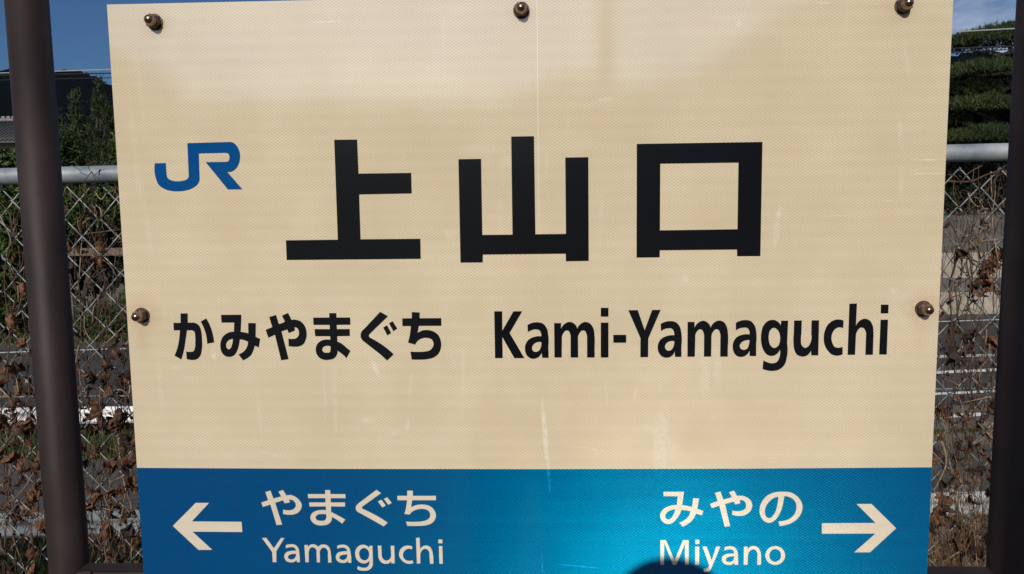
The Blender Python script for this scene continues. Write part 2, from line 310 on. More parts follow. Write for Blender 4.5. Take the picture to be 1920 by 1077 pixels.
K1, K2, K3 = (520, 240), (840, 240), (1170, 250)
A_, B_, C_, D_, E_, F_, G_, H_ = (310,570), (480,570), (650,570), (910,570), (1140,570), (1360,560), (1480,560), (280,255)
GLYPHS = [  # material, name, origin of the tracing, its scale, contours
 ('k','character',K1,4.143,["442,93 620,91 631,356 1040,350 1044,510 636,518 647,866 1111,862 1114,1018 73,1027 67,874 470,869"]),
 ('k','character',K2,4.143,["81,244 257,241 267,832 501,830 491,68 668,65 679,827 916,824 911,231 1090,228 1093,1034 916,1037 914,978 271,985 270,1046 97,1047"]),
 ('k','character',K3,4.307,["103,87 1118,71 1101,993 913,994 912,940 289,946 288,1003 101,1005","293,247 924,238 916,776 290,785"]),
 ('k','character',A_,8.975,["257,162 378,160 378,316 450,316 520,328~ 575,375~ 606,470~ 618,590~ 617,760~ 590,870~ 535,930~ 450,945~ 362,930 350,797 420,808~ 475,795~ 498,740~ 505,640~ 502,530~ 488,468~ 445,446 366,446 345,590~ 315,775~ 270,937 155,872 205,740~ 232,600~ 245,446 143,446 137,320 257,320",
    "595,297 688,245 755,370~ 800,510~ 822,650 705,670 688,530~ 650,410~"]),
 ('k','character',A_,8.975,["938,185 1280,183 1277,330 1268,470 1330,480~ 1397,497 1395,322 1524,325 1520,555 1598,592 1572,735 1505,703 1480,790~ 1440,865~ 1380,915~ 1308,950 1230,848 1310,810~ 1365,745~ 1392,640 1330,612~ 1254,600 1240,690~ 1210,790~ 1160,865~ 1085,893~ 1010,878~ 955,825~ 928,735~ 932,640~ 965,560~ 1040,495~ 1155,468 1160,316 947,316",
    "1138,590 1080,605~ 1040,640~ 1023,700~ 1040,750~ 1068,765~ 1100,745~ 1125,680~"]),
 ('k','character',B_,8.975,["222,220 338,187 385,340 435,325 488,300 438,200 540,152 600,270 690,270~ 770,310~ 830,390~ 853,490~ 840,600~ 795,680~ 720,718~ 640,722~ 552,712 545,583 620,590~ 680,575~ 718,530~ 722,470~ 700,415~ 648,395 658,448 552,493 528,432 430,465 550,930 425,952 320,520 210,572 163,438 275,390"]),
 ('k','character',B_,8.975,["1232,156 1352,156 1355,230 1585,230 1590,352 1358,355 1362,425 1578,423 1580,541 1368,545 1370,635 1440,668~ 1520,735~ 1590,793 1523,915 1455,850~ 1372,790 1365,850~ 1320,912~ 1220,943~ 1130,938~ 1060,900~ 1012,820~ 1008,740~ 1040,665~ 1110,615~ 1180,600~ 1250,605 1248,545 997,545 985,425 1242,425 1240,355 968,355 962,232 1235,230",
    "1255,718 1190,706~ 1135,728~ 1115,770~ 1135,808~ 1190,823~ 1245,808~ 1255,760~"]),
 ('k','character',C_,8.975,["565,133 695,210 390,505 375,540~ 395,570 600,690~ 792,850 680,955 590,870 300,640 250,590~ 235,540~ 245,480~ 290,425",
    "615,397 680,360 750,490 685,533","712,325 775,293 852,415 787,463"]),
 ('k','character',C_,8.975,["1097,138 1230,145 1228,242 1592,240 1595,370 1213,372 1195,488 1270,450~ 1360,440~ 1460,465~ 1545,530~ 1588,640~ 1585,750~ 1545,840~ 1470,900~ 1350,932~ 1220,940~ 1097,938 1072,805 1200,808~ 1310,803~ 1400,780~ 1450,725~ 1462,660~ 1430,600~ 1350,573~ 1260,585~ 1190,630~ 1155,688 1032,652 1065,510~ 1080,375 938,375 935,245 1097,242"]),
 ('k','letter',D_,7.68,["128,107 243,107 245,385 405,107 532,107 350,420 562,782 418,782 245,480 250,782 140,782"]),
 ('k','letter',D_,7.68,["607,305 670,275~ 750,265~ 830,285~ 882,345~ 905,440~ 908,600 912,778 820,778 810,705 775,760~ 710,790~ 640,780~ 590,730~ 570,650~ 580,580~ 625,515~ 705,475~ 805,467 800,420~ 780,382~ 730,368~ 670,378~ 612,410","806,552 740,555~ 690,590~ 673,635~ 690,680~ 725,692~ 770,675~ 800,620~"]),
 ('k','letter',D_,7.68,["990,277 1090,277 1090,357 1140,290~ 1215,260~ 1280,285~ 1325,355 1370,290~ 1445,260~ 1510,285~ 1555,350~ 1572,450~ 1574,600 1574,773 1465,773 1465,500 1455,430~ 1435,393~ 1400,383~ 1360,415~ 1335,510 1337,773 1228,773 1228,500 1218,425~ 1200,392~ 1168,383~ 1125,420~ 1103,505 1100,773 995,773"]),
 ('k','letter',D_,7.68,["1662,57 1773,57 1773,184 1662,184","1662,270 1773,270 1773,773 1662,773"]),
 ('k','hyphen',E_,7.68,["76,446 262,446 262,560 76,560"]),
 ('k','letter',E_,7.68,["292,92 428,90 528,378 635,88 758,86 580,500 578,767 465,769 467,495"]),
 ('k','letter',E_,7.68,["757,290 820,260~ 900,248~ 980,267~ 1032,325~ 1056,420~ 1057,600 1057,764 965,764 958,690 925,745~ 860,775~ 790,765~ 735,712~ 715,635~ 725,565~ 765,505~ 840,465~ 953,452 948,400~ 925,362~ 880,352~ 825,360~ 763,393","953,537 890,540~ 840,570~ 820,615~ 838,660~ 870,675~ 915,658~ 945,605~"]),
 ('k','letter',E_,7.68,["1145,260 1245,260 1247,343 1300,270~ 1370,243~ 1435,270~ 1478,343 1530,268~ 1605,240~ 1670,265~ 1710,330~ 1727,430~ 1726,600 1724,760 1615,760 1618,490 1610,415~ 1590,375~ 1560,365~ 1515,400~ 1490,495 1485,760 1380,760 1383,490 1372,410~ 1352,375~ 1322,367~ 1280,400~ 1257,490 1250,762 1143,762"]),
 ('k','letter',F_,7.18,["140,328 200,300~ 265,290~ 340,303~ 395,365~ 418,470~ 415,600 415,775 326,775 325,703 290,755~ 215,787~ 150,770~ 108,710~ 98,640~ 115,570~ 160,515~ 230,487~ 325,483 320,430~ 295,397~ 250,392~ 200,400~ 142,430","325,560 260,568~ 215,595~ 193,635~ 210,677~ 245,690~ 290,675~ 318,615~"]),
 ('k','letter',F_,7.18,["752,298 845,298 832,600 828,790~ 800,885~ 735,950~ 640,975~ 560,968~ 500,947 512,830 570,860~ 630,872~ 690,855~ 725,800~ 733,690 700,740~ 630,773~ 560,755~ 510,690~ 482,590~ 482,480~ 510,370~ 570,305~ 645,287~ 705,310~ 745,362","655,395~ 700,420~ 733,490~ 735,560~ 715,630~ 655,665~ 610,635~ 585,560~ 585,490~ 605,425~"]),
 ('k','letter',G_,8.976,["80,370 210,370 202,600 195,690~ 210,790~ 265,830~ 320,800~ 360,730~ 368,600 373,368 500,366 486,957 368,957 362,875 310,950~ 215,977~ 130,945~ 85,870~ 70,770~ 73,600"]),
 ('k','letter',G_,8.976,["913,373 905,500 850,485~ 790,500~ 735,560~ 708,660~ 725,750~ 765,815~ 810,828~ 895,810 897,940 800,963~ 720,945~ 640,870~ 590,770~ 578,650~ 605,520~ 665,420~ 750,365~ 830,352~"]),
 ('k','letter',G_,8.976,["1010,87 1137,83 1120,465 1180,375~ 1270,340~ 1350,370~ 1400,450~ 1415,580~ 1412,700 1405,947 1278,948 1290,620 1280,545~ 1250,500~ 1212,488~ 1155,530~ 1120,620 1105,948 980,948"]),
 ('k','letter',G_,8.976,["1540,103 1670,103 1665,250 1537,252","1535,357 1660,355 1638,943 1510,943"]),
 ('b','logo',H_,9.363,["98,482 290,478 305,700 340,755~ 400,785~ 490,798~ 600,785~ 670,755~ 693,715 668,128 1420,108 1490,130~ 1550,200~ 1590,300~ 1590,420~ 1555,530~ 1490,605~ 1430,632~ 1370,635 1635,940 1380,942 990,462 1350,458 1390,440~ 1408,385~ 1390,320~ 1345,300 870,310 885,770 850,850~ 760,920~ 630,962~ 500,975~ 370,965~ 250,925~ 165,860~ 125,775~"]),
 ('w','arrow',(310,930),9.794,["140,550 560,128 805,128 487,468 1402,475 1415,662 500,655 865,990 612,990"]),
 ('w','arrow',(1530,930),8.975,["97,460 1000,455 680,135 932,135 1346,543 905,948 642,948 1000,632 97,635"]),
 ('w','character',(480,905),10.667,["190,188 293,160 350,318 508,278 452,182 540,147 612,258 700,252~ 790,285~ 875,360~ 915,440~ 900,530~ 850,595~ 770,632~ 680,642~ 543,625 545,538 630,555~ 700,550~ 765,520~ 800,450~ 770,380~ 720,345~ 660,345 685,392 580,415 540,352 385,405 525,838 415,850 290,438 140,485 108,400 245,352"]),
 ('w','character',(480,905),10.667,["1385,150 1485,150 1490,230 1790,232 1792,312 1495,310 1497,397 1782,397 1782,478 1502,475 1505,590 1580,625~ 1680,680~ 1787,740 1725,820 1640,755~ 1515,685 1510,760~ 1460,820~ 1340,855~ 1220,845~ 1140,800~ 1092,720~ 1100,650~ 1150,590~ 1250,555~ 1400,555 1400,475 1072,478 1065,397 1392,397 1390,310 1045,312 1037,230 1388,230","1408,635 1310,628~ 1230,645~ 1192,695~ 1220,745~ 1310,765~ 1390,745~ 1410,690~"]),
 ('w','character',(650,905),10.667,["597,145 688,210 320,475 308,505~ 330,530 560,640~ 822,802 740,875 540,760~ 250,600 195,555~ 182,500~ 200,455~ 250,405","627,378 697,342 785,460 715,495","745,325 815,295 902,405 835,445"]),
 ('w','character',(650,905),10.667,["1213,162 1325,162 1325,265 1785,265 1787,352 1310,352 1290,495 1400,450~ 1530,440~ 1650,465~ 1745,540~ 1785,640~ 1770,730~ 1710,805~ 1600,850~ 1430,865~ 1213,862 1190,780 1370,785~ 1510,775~ 1610,745~ 1665,690~ 1670,625~ 1630,560~ 1530,525~ 1420,535~ 1320,575~ 1260,638 1155,628 1190,500~ 1208,352 1017,352 1013,265 1213,265"]),
 ('w','letter',(480,1000),10.667,["122,95 207,90 360,300 500,95 570,95 408,360 410,577 337,577 327,375"]),
 ('w','letter',(480,1000),10.667,["597,240 660,222~ 730,220~ 800,240~ 850,300~ 868,400~ 880,577 820,577 812,535 770,570~ 700,582~ 620,560~ 575,500~ 570,440~ 610,380~ 690,355~ 800,350 790,310~ 750,280~ 690,278~ 600,300","805,412 720,415~ 665,435~ 640,470~ 655,505~ 700,525~ 760,510~ 795,465~"]),
 ('w','letter',(480,1000),10.667,["970,235 1037,235 1042,275 1080,235~ 1140,220~ 1210,240~ 1250,275 1290,235~ 1360,225~ 1430,245~ 1480,310~ 1500,420~ 1510,585 1445,585 1440,420 1425,330~ 1380,290~ 1330,290~ 1290,335~ 1278,420 1282,582 1220,582 1212,400 1195,310~ 1145,280~ 1095,290~ 1062,350~ 1055,420 1058,578 992,578"]),
 ('w','letter',(480,1000),10.667,["1625,250 1690,232~ 1760,230~ 1830,255~ 1875,310~ 1895,400~ 1908,590 1848,590 1842,550 1795,585~ 1730,593~ 1650,570~ 1603,510~ 1600,450~ 1640,390~ 1720,365~ 1828,360 1815,320~ 1770,290~ 1715,285~ 1630,310","1830,425 1750,428~ 1695,445~ 1668,480~ 1685,515~ 1730,535~ 1790,520~ 1822,475~"]),
 ('w','letter',(650,1000),10.105,["432,238 490,238 498,560 480,640~ 420,695~ 320,708~ 250,700~ 203,680 212,622 270,645~ 330,655~ 390,640~ 425,595~ 428,515 390,555~ 320,570~ 250,550~ 190,490~ 163,400~ 175,310~ 225,245~ 310,218~ 380,235~ 425,275","325,278~ 380,295~ 420,350~ 428,410~ 405,480~ 345,515~ 285,495~ 245,430~ 238,370~ 265,310~"]),
 ('w','letter',(650,1000),10.105,["590,235 658,235 665,400 685,475~ 735,515~ 795,505~ 840,450~ 845,400 835,238 902,238 912,568 850,568 848,525 805,565~ 740,578~ 665,555~ 615,490~ 600,400"]),
 ('w','letter',(650,1000),10.105,["1245,250 1235,305 1170,292~ 1110,320~ 1070,380~ 1072,440~ 1110,500~ 1170,522~ 1248,510 1265,562 1190,578~ 1110,560~ 1040,505~ 995,420~ 1000,350~ 1040,280~ 1110,240~ 1180,235~"]),
 ('w','letter',(650,1000),10.105,["1315,88 1382,82 1392,298 1440,250~ 1510,232~ 1580,260~ 1620,330~ 1638,430~ 1645,577 1580,577 1570,420 1550,330~ 1510,295~ 1460,300~ 1415,345~ 1395,420 1397,572 1332,572"]),
 ('w','letter',(650,1000),10.105,["1737,120 1812,117 1815,188 1740,188","1748,243 1813,243 1822,577 1757,577"]),
 ('w','character',(1225,905),10.773,["202,185 618,185 580,455 680,470~ 782,495 805,315 920,322 888,530 1008,572 975,662 858,622 820,710~ 740,800~ 590,888 522,810 640,750~ 710,680~ 748,580 650,558~ 565,550 520,660~ 450,750~ 380,815~ 290,835~ 200,800~ 145,720~ 140,640~ 190,550~ 290,485~ 380,460~ 472,455 495,275 205,275","442,537 370,550~ 290,590~ 245,650~ 245,710~ 295,745~ 360,715~ 410,640~"]),
 ('w','character',(1225,905),10.773,["1243,207 1355,182 1410,345 1585,298 1530,195 1627,162 1692,272 1782,265~ 1892,300~ 1962,360~ 1994,440~ 1982,530~ 1922,610~ 1832,660~ 1722,672~ 1587,645 1597,565 1692,580~ 1782,568~ 1852,530~ 1874,460~ 1852,390~ 1802,355~ 1742,355 1752,418 1652,440 1624,382 1445,432 1550,880 1440,890 1330,465 1180,515 1143,430 1300,375"]),
 ('w','character',(1370,905),10.773,["1075,185~ 1190,195~ 1300,245~ 1390,330~ 1440,430~ 1445,540~ 1400,660~ 1310,760~ 1190,830~ 1090,860~ 985,875 962,785 1080,770~ 1190,730~ 1270,660~ 1320,550~ 1320,430~ 1270,345~ 1180,290~ 1080,272 1060,400~ 1030,520~ 980,640~ 900,750~ 830,800~ 760,810~ 680,780~ 615,700~ 582,600~ 590,490~ 640,370~ 730,270~ 850,210~ 960,187~","962,285 870,310~ 780,380~ 710,480~ 688,570~ 700,660~ 750,715~ 800,715~ 860,660~ 910,570~ 945,430~"]),
 ('w','letter',(1225,1000),7.385,["97,95 175,95 293,375 410,95 488,95 488,435 437,435 437,140 318,435 270,435 150,130 147,435 97,435"]),
 ('w','letter',(1225,1000),7.385,["580,90 637,90 637,147 580,147","580,185 635,185 632,435 577,435"]),
 ('w','letter',(1225,1000),7.385,["680,185 737,185 808,375 868,185 925,185 815,450~ 790,505~ 745,535~ 695,530 697,490 740,490~ 772,440"]),
 ('w','letter',(1225,1000),7.385,["983,198 1030,182~ 1080,180~ 1130,200~ 1160,245~ 1170,330~ 1172,435 1125,435 1120,405 1085,432~ 1030,437~ 975,415~ 948,370~ 955,325~ 995,295~ 1050,283~ 1118,280 1110,245~ 1080,225~ 1040,222~ 985,240","1118,318 1060,322~ 1015,340~ 1003,365~ 1015,390~ 1050,398~ 1095,385~ 1115,350~"]),
 ('w','letter',(1225,1000),7.385,["1253,185 1303,187 1307,222 1345,185~ 1395,177~ 1445,195~ 1480,250~ 1490,330~ 1487,435 1437,435 1440,310 1425,245~ 1390,220~ 1345,235~ 1315,280~ 1308,330 1302,435 1250,435"]),
 ('w','letter',(1225,1000),7.385,["1686,177~ 1783,215~ 1823,307~ 1783,399~ 1686,437~ 1589,399~ 1549,307~ 1589,215~","1686,217~ 1627,245~ 1605,307~ 1627,370~ 1686,397~ 1745,370~ 1767,307~ 1745,245~"]),
]

# ------------------------------------------------------------------ setting: ground, platform, street, hills
EARTH = mat('street_earth', (.085, .075, .058), .95, c2=(.12, .108, .085), scale=.6, bump=.4, bscale=9)
ASPHALT = mat('asphalt', (.021, .022, .023), .9, c2=(.046, .046, .045), scale=1.1, bump=.5, bscale=60, detail=8)
GRAVEL = mat('gravel_verge', (.032, .031, .028), .95, c2=(.07, .066, .06), scale=9, bump=.8, bscale=30, detail=8)
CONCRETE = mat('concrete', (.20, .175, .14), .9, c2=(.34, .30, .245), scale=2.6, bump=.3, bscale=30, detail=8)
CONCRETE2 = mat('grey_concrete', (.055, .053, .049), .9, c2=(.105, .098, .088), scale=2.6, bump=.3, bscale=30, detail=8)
PLATFORM = mat('platform_asphalt', (.055, .054, .052), .9, c2=(.085, .083, .08), scale=6, bump=.5, bscale=90, detail=8)
LINE = mat('road_paint', (.50, .50, .49), .8, c2=(.80, .80, .79), scale=9, detail=10)
SLOPE = mat('slope_soil', (.05, .045, .03), .95, c2=(.09, .08, .05), scale=3, bump=.5)

g = MB(); R_ = 1500.0
g.add([(-R_, -R_, GZ - .03), (R_, -R_, GZ - .03), (R_, R_, GZ - .03), (-R_, R_, GZ - .03)], [(0, 1, 2, 3)])
struct(g.build('ground', EARTH))
b = MB(); b.box((-14, -4.2, -.6), (14, 0.78, 0.0)); struct(b.build('platform', PLATFORM))
# embankment under the fence, falling to the street, and the track bed on the other side of the platform
b = MB()
prof = [(0.78, -.05), (2.4, -1.0), (4.6, -2.4), (6.6, GZ + .02)]
for i in range(3):
    (y0, z0), (y1, z1) = prof[i], prof[i+1]
    b.add([(-40, y0, z0), (40, y0, z0), (40, y1, z1), (-40, y1, z1)], [(0, 1, 2, 3)])
struct(b.build('embankment', SLOPE))
b = MB(); b.box((-60, -22, GZ - .4), (60, -4.2, -.95)); struct(b.build('track_bed', GRAVEL))

def sheet(name, pts, z, m):
    b = MB(); b.add([(p[0], p[1], z) for p in pts], [tuple(range(len(pts)))]); return struct(b.build(name, m))
E0, E3 = on_ground(0, 661), on_ground(1880, 599)
ud = (E3 - E0).normalized(); nd = Vector((-ud.y, ud.x, 0))          # along / across the far kerb line
def roadpt(s_, n_): p = E0 + ud * s_ + nd * n_; return (p.x, p.y)
sheet('road', [roadpt(-70, -8.2), roadpt(100, -13.6), roadpt(100, .55), roadpt(-70, .55)], GZ + .004 - .02, ASPHALT)
sheet('gravel_verge', [(-40, 8.0), (40, 9.4), (40, 14.2), (4.5, 13.6), (-40, 11.0)], GZ - .02, GRAVEL)
def marking(p0, p1, th, name='road_marking', ext=(0, 0)):
    a, c = on_ground(*p0), on_ground(*p1); d = (c - a).normalized(); n = Vector((-d.y, d.x, 0))
    a -= d * ext[0]; c += d * ext[1]
    return sheet(name, [a - n*th/2, c - n*th/2, c + n*th/2, a + n*th/2], GZ - .008, LINE)
marking((0, 661), (1880, 599), .17, ext=(40, 30))
for i in range(-3, 6):                                               # broken centre line
    a, c = on_ground(226, 717.2), on_ground(1880, 665.5); d = (c - a).normalized(); n = Vector((-d.y, d.x, 0))
    s0 = i * 9.0; p, q = a + d * s0, a + d * (s0 + 5.0)
    if i == 2: q = a + d * 45
    if i > 2: continue
    sheet('road_marking', [p - n*.09, q - n*.09, q + n*.09, p + n*.09], GZ - .008, LINE)
marking((1757, 667.5), (1875, 664.5), .20, ext=(1.0, 2))
marking((1757, 698), (1875, 692.5), .30, ext=(1.2, 3))
marking((1757, 738), (1872, 732.5), .20, ext=(1.2, 3))
marking((1755, 781), (1838, 776.5), .24, ext=(1.2, .1))
# far pavement on the left (kerb and strip of earth)
sheet('pavement', [roadpt(-70, .55), roadpt(60, .55), roadpt(60, 1.5), roadpt(-70, 1.5)], GZ - .012, GRAVEL)

# hills: a ring of ridges, profile from the photo in front, wooded ridge behind the track
HILL = mat('forest_hill', (.0006,.0013,.0012), .95, spec=.0, c2=(.0016,.0030,.0024), scale=.03, bump=1.0, bscale=.12, detail=10)
def hill(name, prof, y0, depth, m, rough, seed, sub=90, drop=-8):
    """prof: (x, z) ridge points in plane |Y|=y0; slope comes forward towards the camera"""
    rnd = random.Random(seed); b = MB(); xs = [p[0] for p in prof]; rows = 14
    sgn = 1 if y0 > 0 else -1
    def rz(x):
        for i in range(len(prof)-1):
            if prof[i][0] <= x <= prof[i+1][0]:
                q = (x-prof[i][0])/(prof[i+1][0]-prof[i][0]); q = q*q*(3-2*q)
                return prof[i][1]*(1-q)+prof[i+1][1]*q
        return prof[-1][1]
    v = []
    for i in range(sub+1):
        x = xs[0] + (xs[-1]-xs[0])*i/sub; z = rz(x)
        for j in range(rows):
            t = j/(rows-1); zz = z*(1-t**1.3) + drop*t**1.3
            nn = noise.fractal(Vector((x*.02, t*5, seed)), 1.0, 2.0, 5)
            y = y0 - sgn*depth*t + nn*depth*.06
            jag = (rnd.random()-.3)*rough if j == 0 else (rnd.random()-.5)*rough
            v.append((x, y, zz + jag + nn*z*.05*min(1, t*4)))
    f = []
    for i in range(sub):
        for j in range(rows-1):
            a = i*rows+j; f.append((a, a+rows, a+rows+1, a+1) if sgn < 0 else (a, a+1, a+rows+1, a+rows))
    b.add(v, f); return struct(b.build(name, m, smooth=True))
def yp(px, py, y): p = on_y(px, py, y); return (p.x, p.z)
hp = [(-1500, 90), (-900, 150)] + [yp(*q, 800) for q in ((-40,128),(20,134),(60,139),(104,137),(118,133),(145,136),(165,140),(182,146),(205,158),(230,172),(300,190),(600,205),(1000,190),(1500,150),(1700,128),(1790,108),(1815,99),(1850,103),(1885,106),(1930,98))] + [(700, 120), (1500, 60)]
hill('hills', hp, 800, 330, HILL, 4.5, 1, sub=640)

# ------------------------------------------------------------------ vegetation kit
def leafmat(name, c, c2, scale=1.5, rough=.6, spec=.3):
    m = mat(name, c, rough, spec=spec, c2=c2, scale=scale, detail=6); return m
LEAF = leafmat('shrub_leaves', (.014,.030,.006), (.048,.080,.015))
LEAFD = leafmat('dark_shaded_leaves', (.005, .010, .004), (.012, .022, .007))  # near-black tone puts the hedges' deep shade into the leaf colour
NEEDLE = leafmat('pine_needles', (.011,.022,.005), (.036,.054,.012), 1.2)
GRASS = leafmat('grass_blades', (.030, .050, .012), (.070, .085, .025), 2.0)
STRAW = leafmat('dry_straw', (.10, .062, .032), (.24, .165, .095), 9)
BARK = mat('bark', (.035, .026, .020), .95, c2=(.07, .052, .04), scale=6, bump=.6)
def leaves(b, blobs, n, size, rnd, up=.25, narrow=.55, gaps=.0):
    """little folded leaves spread through ellipsoids (cx,cy,cz,rx,ry,rz), thicker near the skin"""
    vol = [max(1e-4, q[3]*q[4]*q[5])**.67 for q in blobs]; tot = sum(vol)
    for q, vv in zip(blobs, vol):
        for _ in range(int(n*vv/tot)):
            d = Vector((rnd.gauss(0,1), rnd.gauss(0,1), rnd.gauss(0,1))).normalized()
            r = (rnd.random()**.45)
            lump = 1 + .28*noise.noise(Vector((d.x*2.1+q[0], d.y*2.1+q[1], d.z*2.1+q[2])))
            p = Vector((q[0]+d.x*q[3]*r*lump, q[1]+d.y*q[4]*r*lump, q[2]+d.z*q[5]*r*lump))
            if gaps and noise.noise(p*1.7/max(q[3],.3)) < -gaps: continue
            s = size*(.6+.8*rnd.random())
            ax = Vector((rnd.gauss(0,1), rnd.gauss(0,1), rnd.gauss(0,1)+up*2)).normalized()
            sd = ax.cross(Vector((rnd.gauss(0,1), rnd.gauss(0,1), rnd.gauss(0,1)))).normalized()
            fo = ax.cross(sd)*s*.18
            b.add([p, p+ax*s*.5+sd*s*narrow*.5+fo, p+ax*s, p+ax*s*.5-sd*s*narrow*.5+fo], [(0,1,2),(0,2,3)])
    return b
def shrub(name, label, cat, base, blobs, n, size, m, seed, group=None, trunk=.06, bark=BARK, nostems=False):
    rnd = random.Random(seed); root = empty(name, base); tag(root, label, cat, group)
    rel = [(q[0]-base[0], q[1]-base[1], q[2]-base[2], *q[3:]) for q in blobs]
    leaves(MB(), rel, n, size, rnd).build('foliage', m, root)
    b = MB(); tr = MB()
    top = max(rel, key=lambda q: q[2])
    tr.tube([(0,0,-.05), (top[0]*.3+.05, top[1]*.3, top[2]*.4), (top[0]*.8, top[1]*.8, top[2]*.8), (top[0], top[1], top[2]+top[5]*.4)], [trunk*1.4, trunk, trunk*.6, trunk*.2], 7)
    tr.build('trunk', bark, root, True)
    for q in rel:
        if q is top: continue
        st = Vector((q[0]*.2, q[1]*.2, max(.1, q[2]*.45))); e = Vector(q[:3])
        b.tube([st, (st+e)/2+Vector((rnd.uniform(-.1,.1),0,.1)), e], [trunk*.6, trunk*.4, trunk*.2], 5)
    if len(rel) > 1: b.build('branch', bark, root, True)
    return root
def P3(px, py, y): return on_y(px, py, y)
def blob(px, py, y, rx, rz, ry=None):
    """ellipsoid centred where the photo shows it; half sizes in photo pixels"""
    p = P3(px, py, y); k = (y - CAM.y)/F; return (p.x, p.y, p.z, rx*k, (ry or rx)*k, rz*k)

# --- left, beyond the road
Y1 = 26.6
bl = [blob(-90,420,Y1,60,110), blob(-20,360,Y1,50,85), blob(28,350,Y1-.3,42,72), blob(10,470,Y1-.3,60,80), blob(-40,540,Y1,60,75), blob(25,575,Y1,45,62), blob(55,440,Y1,35,70)]
shrub('shrub', 'bright green leafy shrub behind the fence at the far left, left of the brown post', 'shrub', (bl[3][0], Y1, GZ), bl, 13000, .27, LEAF, 3, 'shrubs across the road', .09)
bl = [blob(118,290,Y1+1,34,55), blob(125,350,Y1+1,40,60), blob(150,400,Y1+.6,45,40), blob(205,370,Y1+1,45,60), blob(235,290,Y1+1.5,26,50), blob(105,420,Y1+.6,30,50)]
shrub('shrub', 'dark green rounded shrub right of the left post, below the young pine', 'shrub', (bl[1][0], Y1+1, GZ), bl, 12000, .17, LEAF, 4, 'shrubs across the road', .09)
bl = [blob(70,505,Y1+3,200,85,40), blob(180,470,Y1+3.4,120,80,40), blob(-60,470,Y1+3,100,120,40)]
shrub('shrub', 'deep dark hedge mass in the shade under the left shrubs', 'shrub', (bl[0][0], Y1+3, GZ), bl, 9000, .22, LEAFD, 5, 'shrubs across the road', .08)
bl = [blob(205,600,Y1-.2,40,34), blob(150,612,Y1-.2,34,26), blob(245,585,Y1-.2,30,45)]
shrub('shrub', 'low grey green roadside shrub just above the grass verge, left of the sign', 'shrub', (bl[0][0], Y1-.2, GZ), bl, 3500, .13, LEAF, 6, 'shrubs across the road', .04)
# old stakes and a rail of a garden frame in front of the dark hedge
root = empty('garden_trellis', P3(190, 625, Y1+.4)); tag(root, 'weathered timber trellis of stakes and a beam in the dark gap beside the sign', 'trellis')
WOOD = mat('weathered_wood', (.09,.065,.05), .9, c2=(.15,.115,.09), scale=8)
o0 = root.location
def relbox(px0, py0, px1, py1, y, th=.05):
    a, c = P3(px0, py0, y)-o0, P3(px1, py1, y)-o0
    return MB().box((min(a.x,c.x), min(a.y,c.y)-th, min(a.z,c.z)), (max(a.x,c.x), max(a.y,c.y)+th, max(a.z,c.z)))
relbox(128, 466, 236, 479, Y1+.2, .06).build('beam', WOOD, root)
for px, t0 in ((136,548),(164,556),(185,552),(209,545),(222,550)): relbox(px, t0, px+3.2, 640, Y1+.35, .03).build('stake', WOOD, root)

# young pine
rnd = random.Random(11); base = P3(186, 640, 31.5); base.z = GZ
root = empty('pine_tree', base); tag(root, 'young pine with upright candle shoots above the rail, left of the sign', 'pine tree')
k = (31.5-CAM.y)/F
tr = MB(); p_top = P3(187, 152, 31.5)-base
tr.tube([(0,0,0),(.1,0,p_top.z*.5),(p_top.x,0,p_top.z*.99)], [.14,.09,.015], 7).build('trunk', BARK, root, True)
nb = MB(); br = MB()
def tuft(b, p, ax, ln, wd, n, rnd, nl):
    for _ in range(n):
        t = rnd.random(); d = (ax + Vector((rnd.gauss(0,1), rnd.gauss(0,1), rnd.gauss(0,1)))*.75).normalized()
        q = p + ax*ln*t + Vector((rnd.gauss(0,1), rnd.gauss(0,1), rnd.gauss(0,1)))*wd
        s = d.cross(Vector((rnd.gauss(0,1), rnd.gauss(0,1), rnd.gauss(0,1)))).normalized()*nl*.09
        b.add([q-s, q+s, q+d*nl], [(0,1,2)])
def shoot(px0, py0, px1, py1, dy, n, wd=.10):
    a, c = P3(px0, py0, 31.5+dy)-base, P3(px1, py1, 31.5+dy)-base
    ax = (c-a); ln = ax.length; ax.normalize(); tuft(nb, a, ax, ln, wd, n, rnd, .24)
    hub = Vector((p_top.x*(.5+.5*a.z/p_top.z), 0, a.z-.5)); br.tube([hub, (hub+a)/2+Vector((0,0,-.1)), a, c], [.05,.035,.025,.008], 5)
for s_ in ((187,225,187,150,0,420),(182,235,179,180,.3,260),(140,225,141,174,.2,320),(150,262,142,205,.1,330),(198,240,204,195,-.2,240),(206,262,212,222,.3,260),(112,262,108,212,.4,260),(126,285,128,240,.0,260),
           (165,262,160,225,.4,240),(175,300,172,240,-.4,420),(205,310,210,250,.0,420),(222,285,226,240,.2,330),(150,312,146,262,-.2,380),(192,330,190,270,-.6,460),(232,320,236,270,.3,300),(165,340,160,290,-.5,380),(214,345,216,295,-.5,380)): shoot(*s_)
for _ in range(60):
    px, py = rnd.uniform(120, 245), rnd.uniform(262, 420); shoot(px, py+22, px+rnd.uniform(-10,10), py-18, rnd.uniform(-.8,.9), 120, .14)
nb.build('needles', NEEDLE, root); br.build('branch', BARK, root, True)

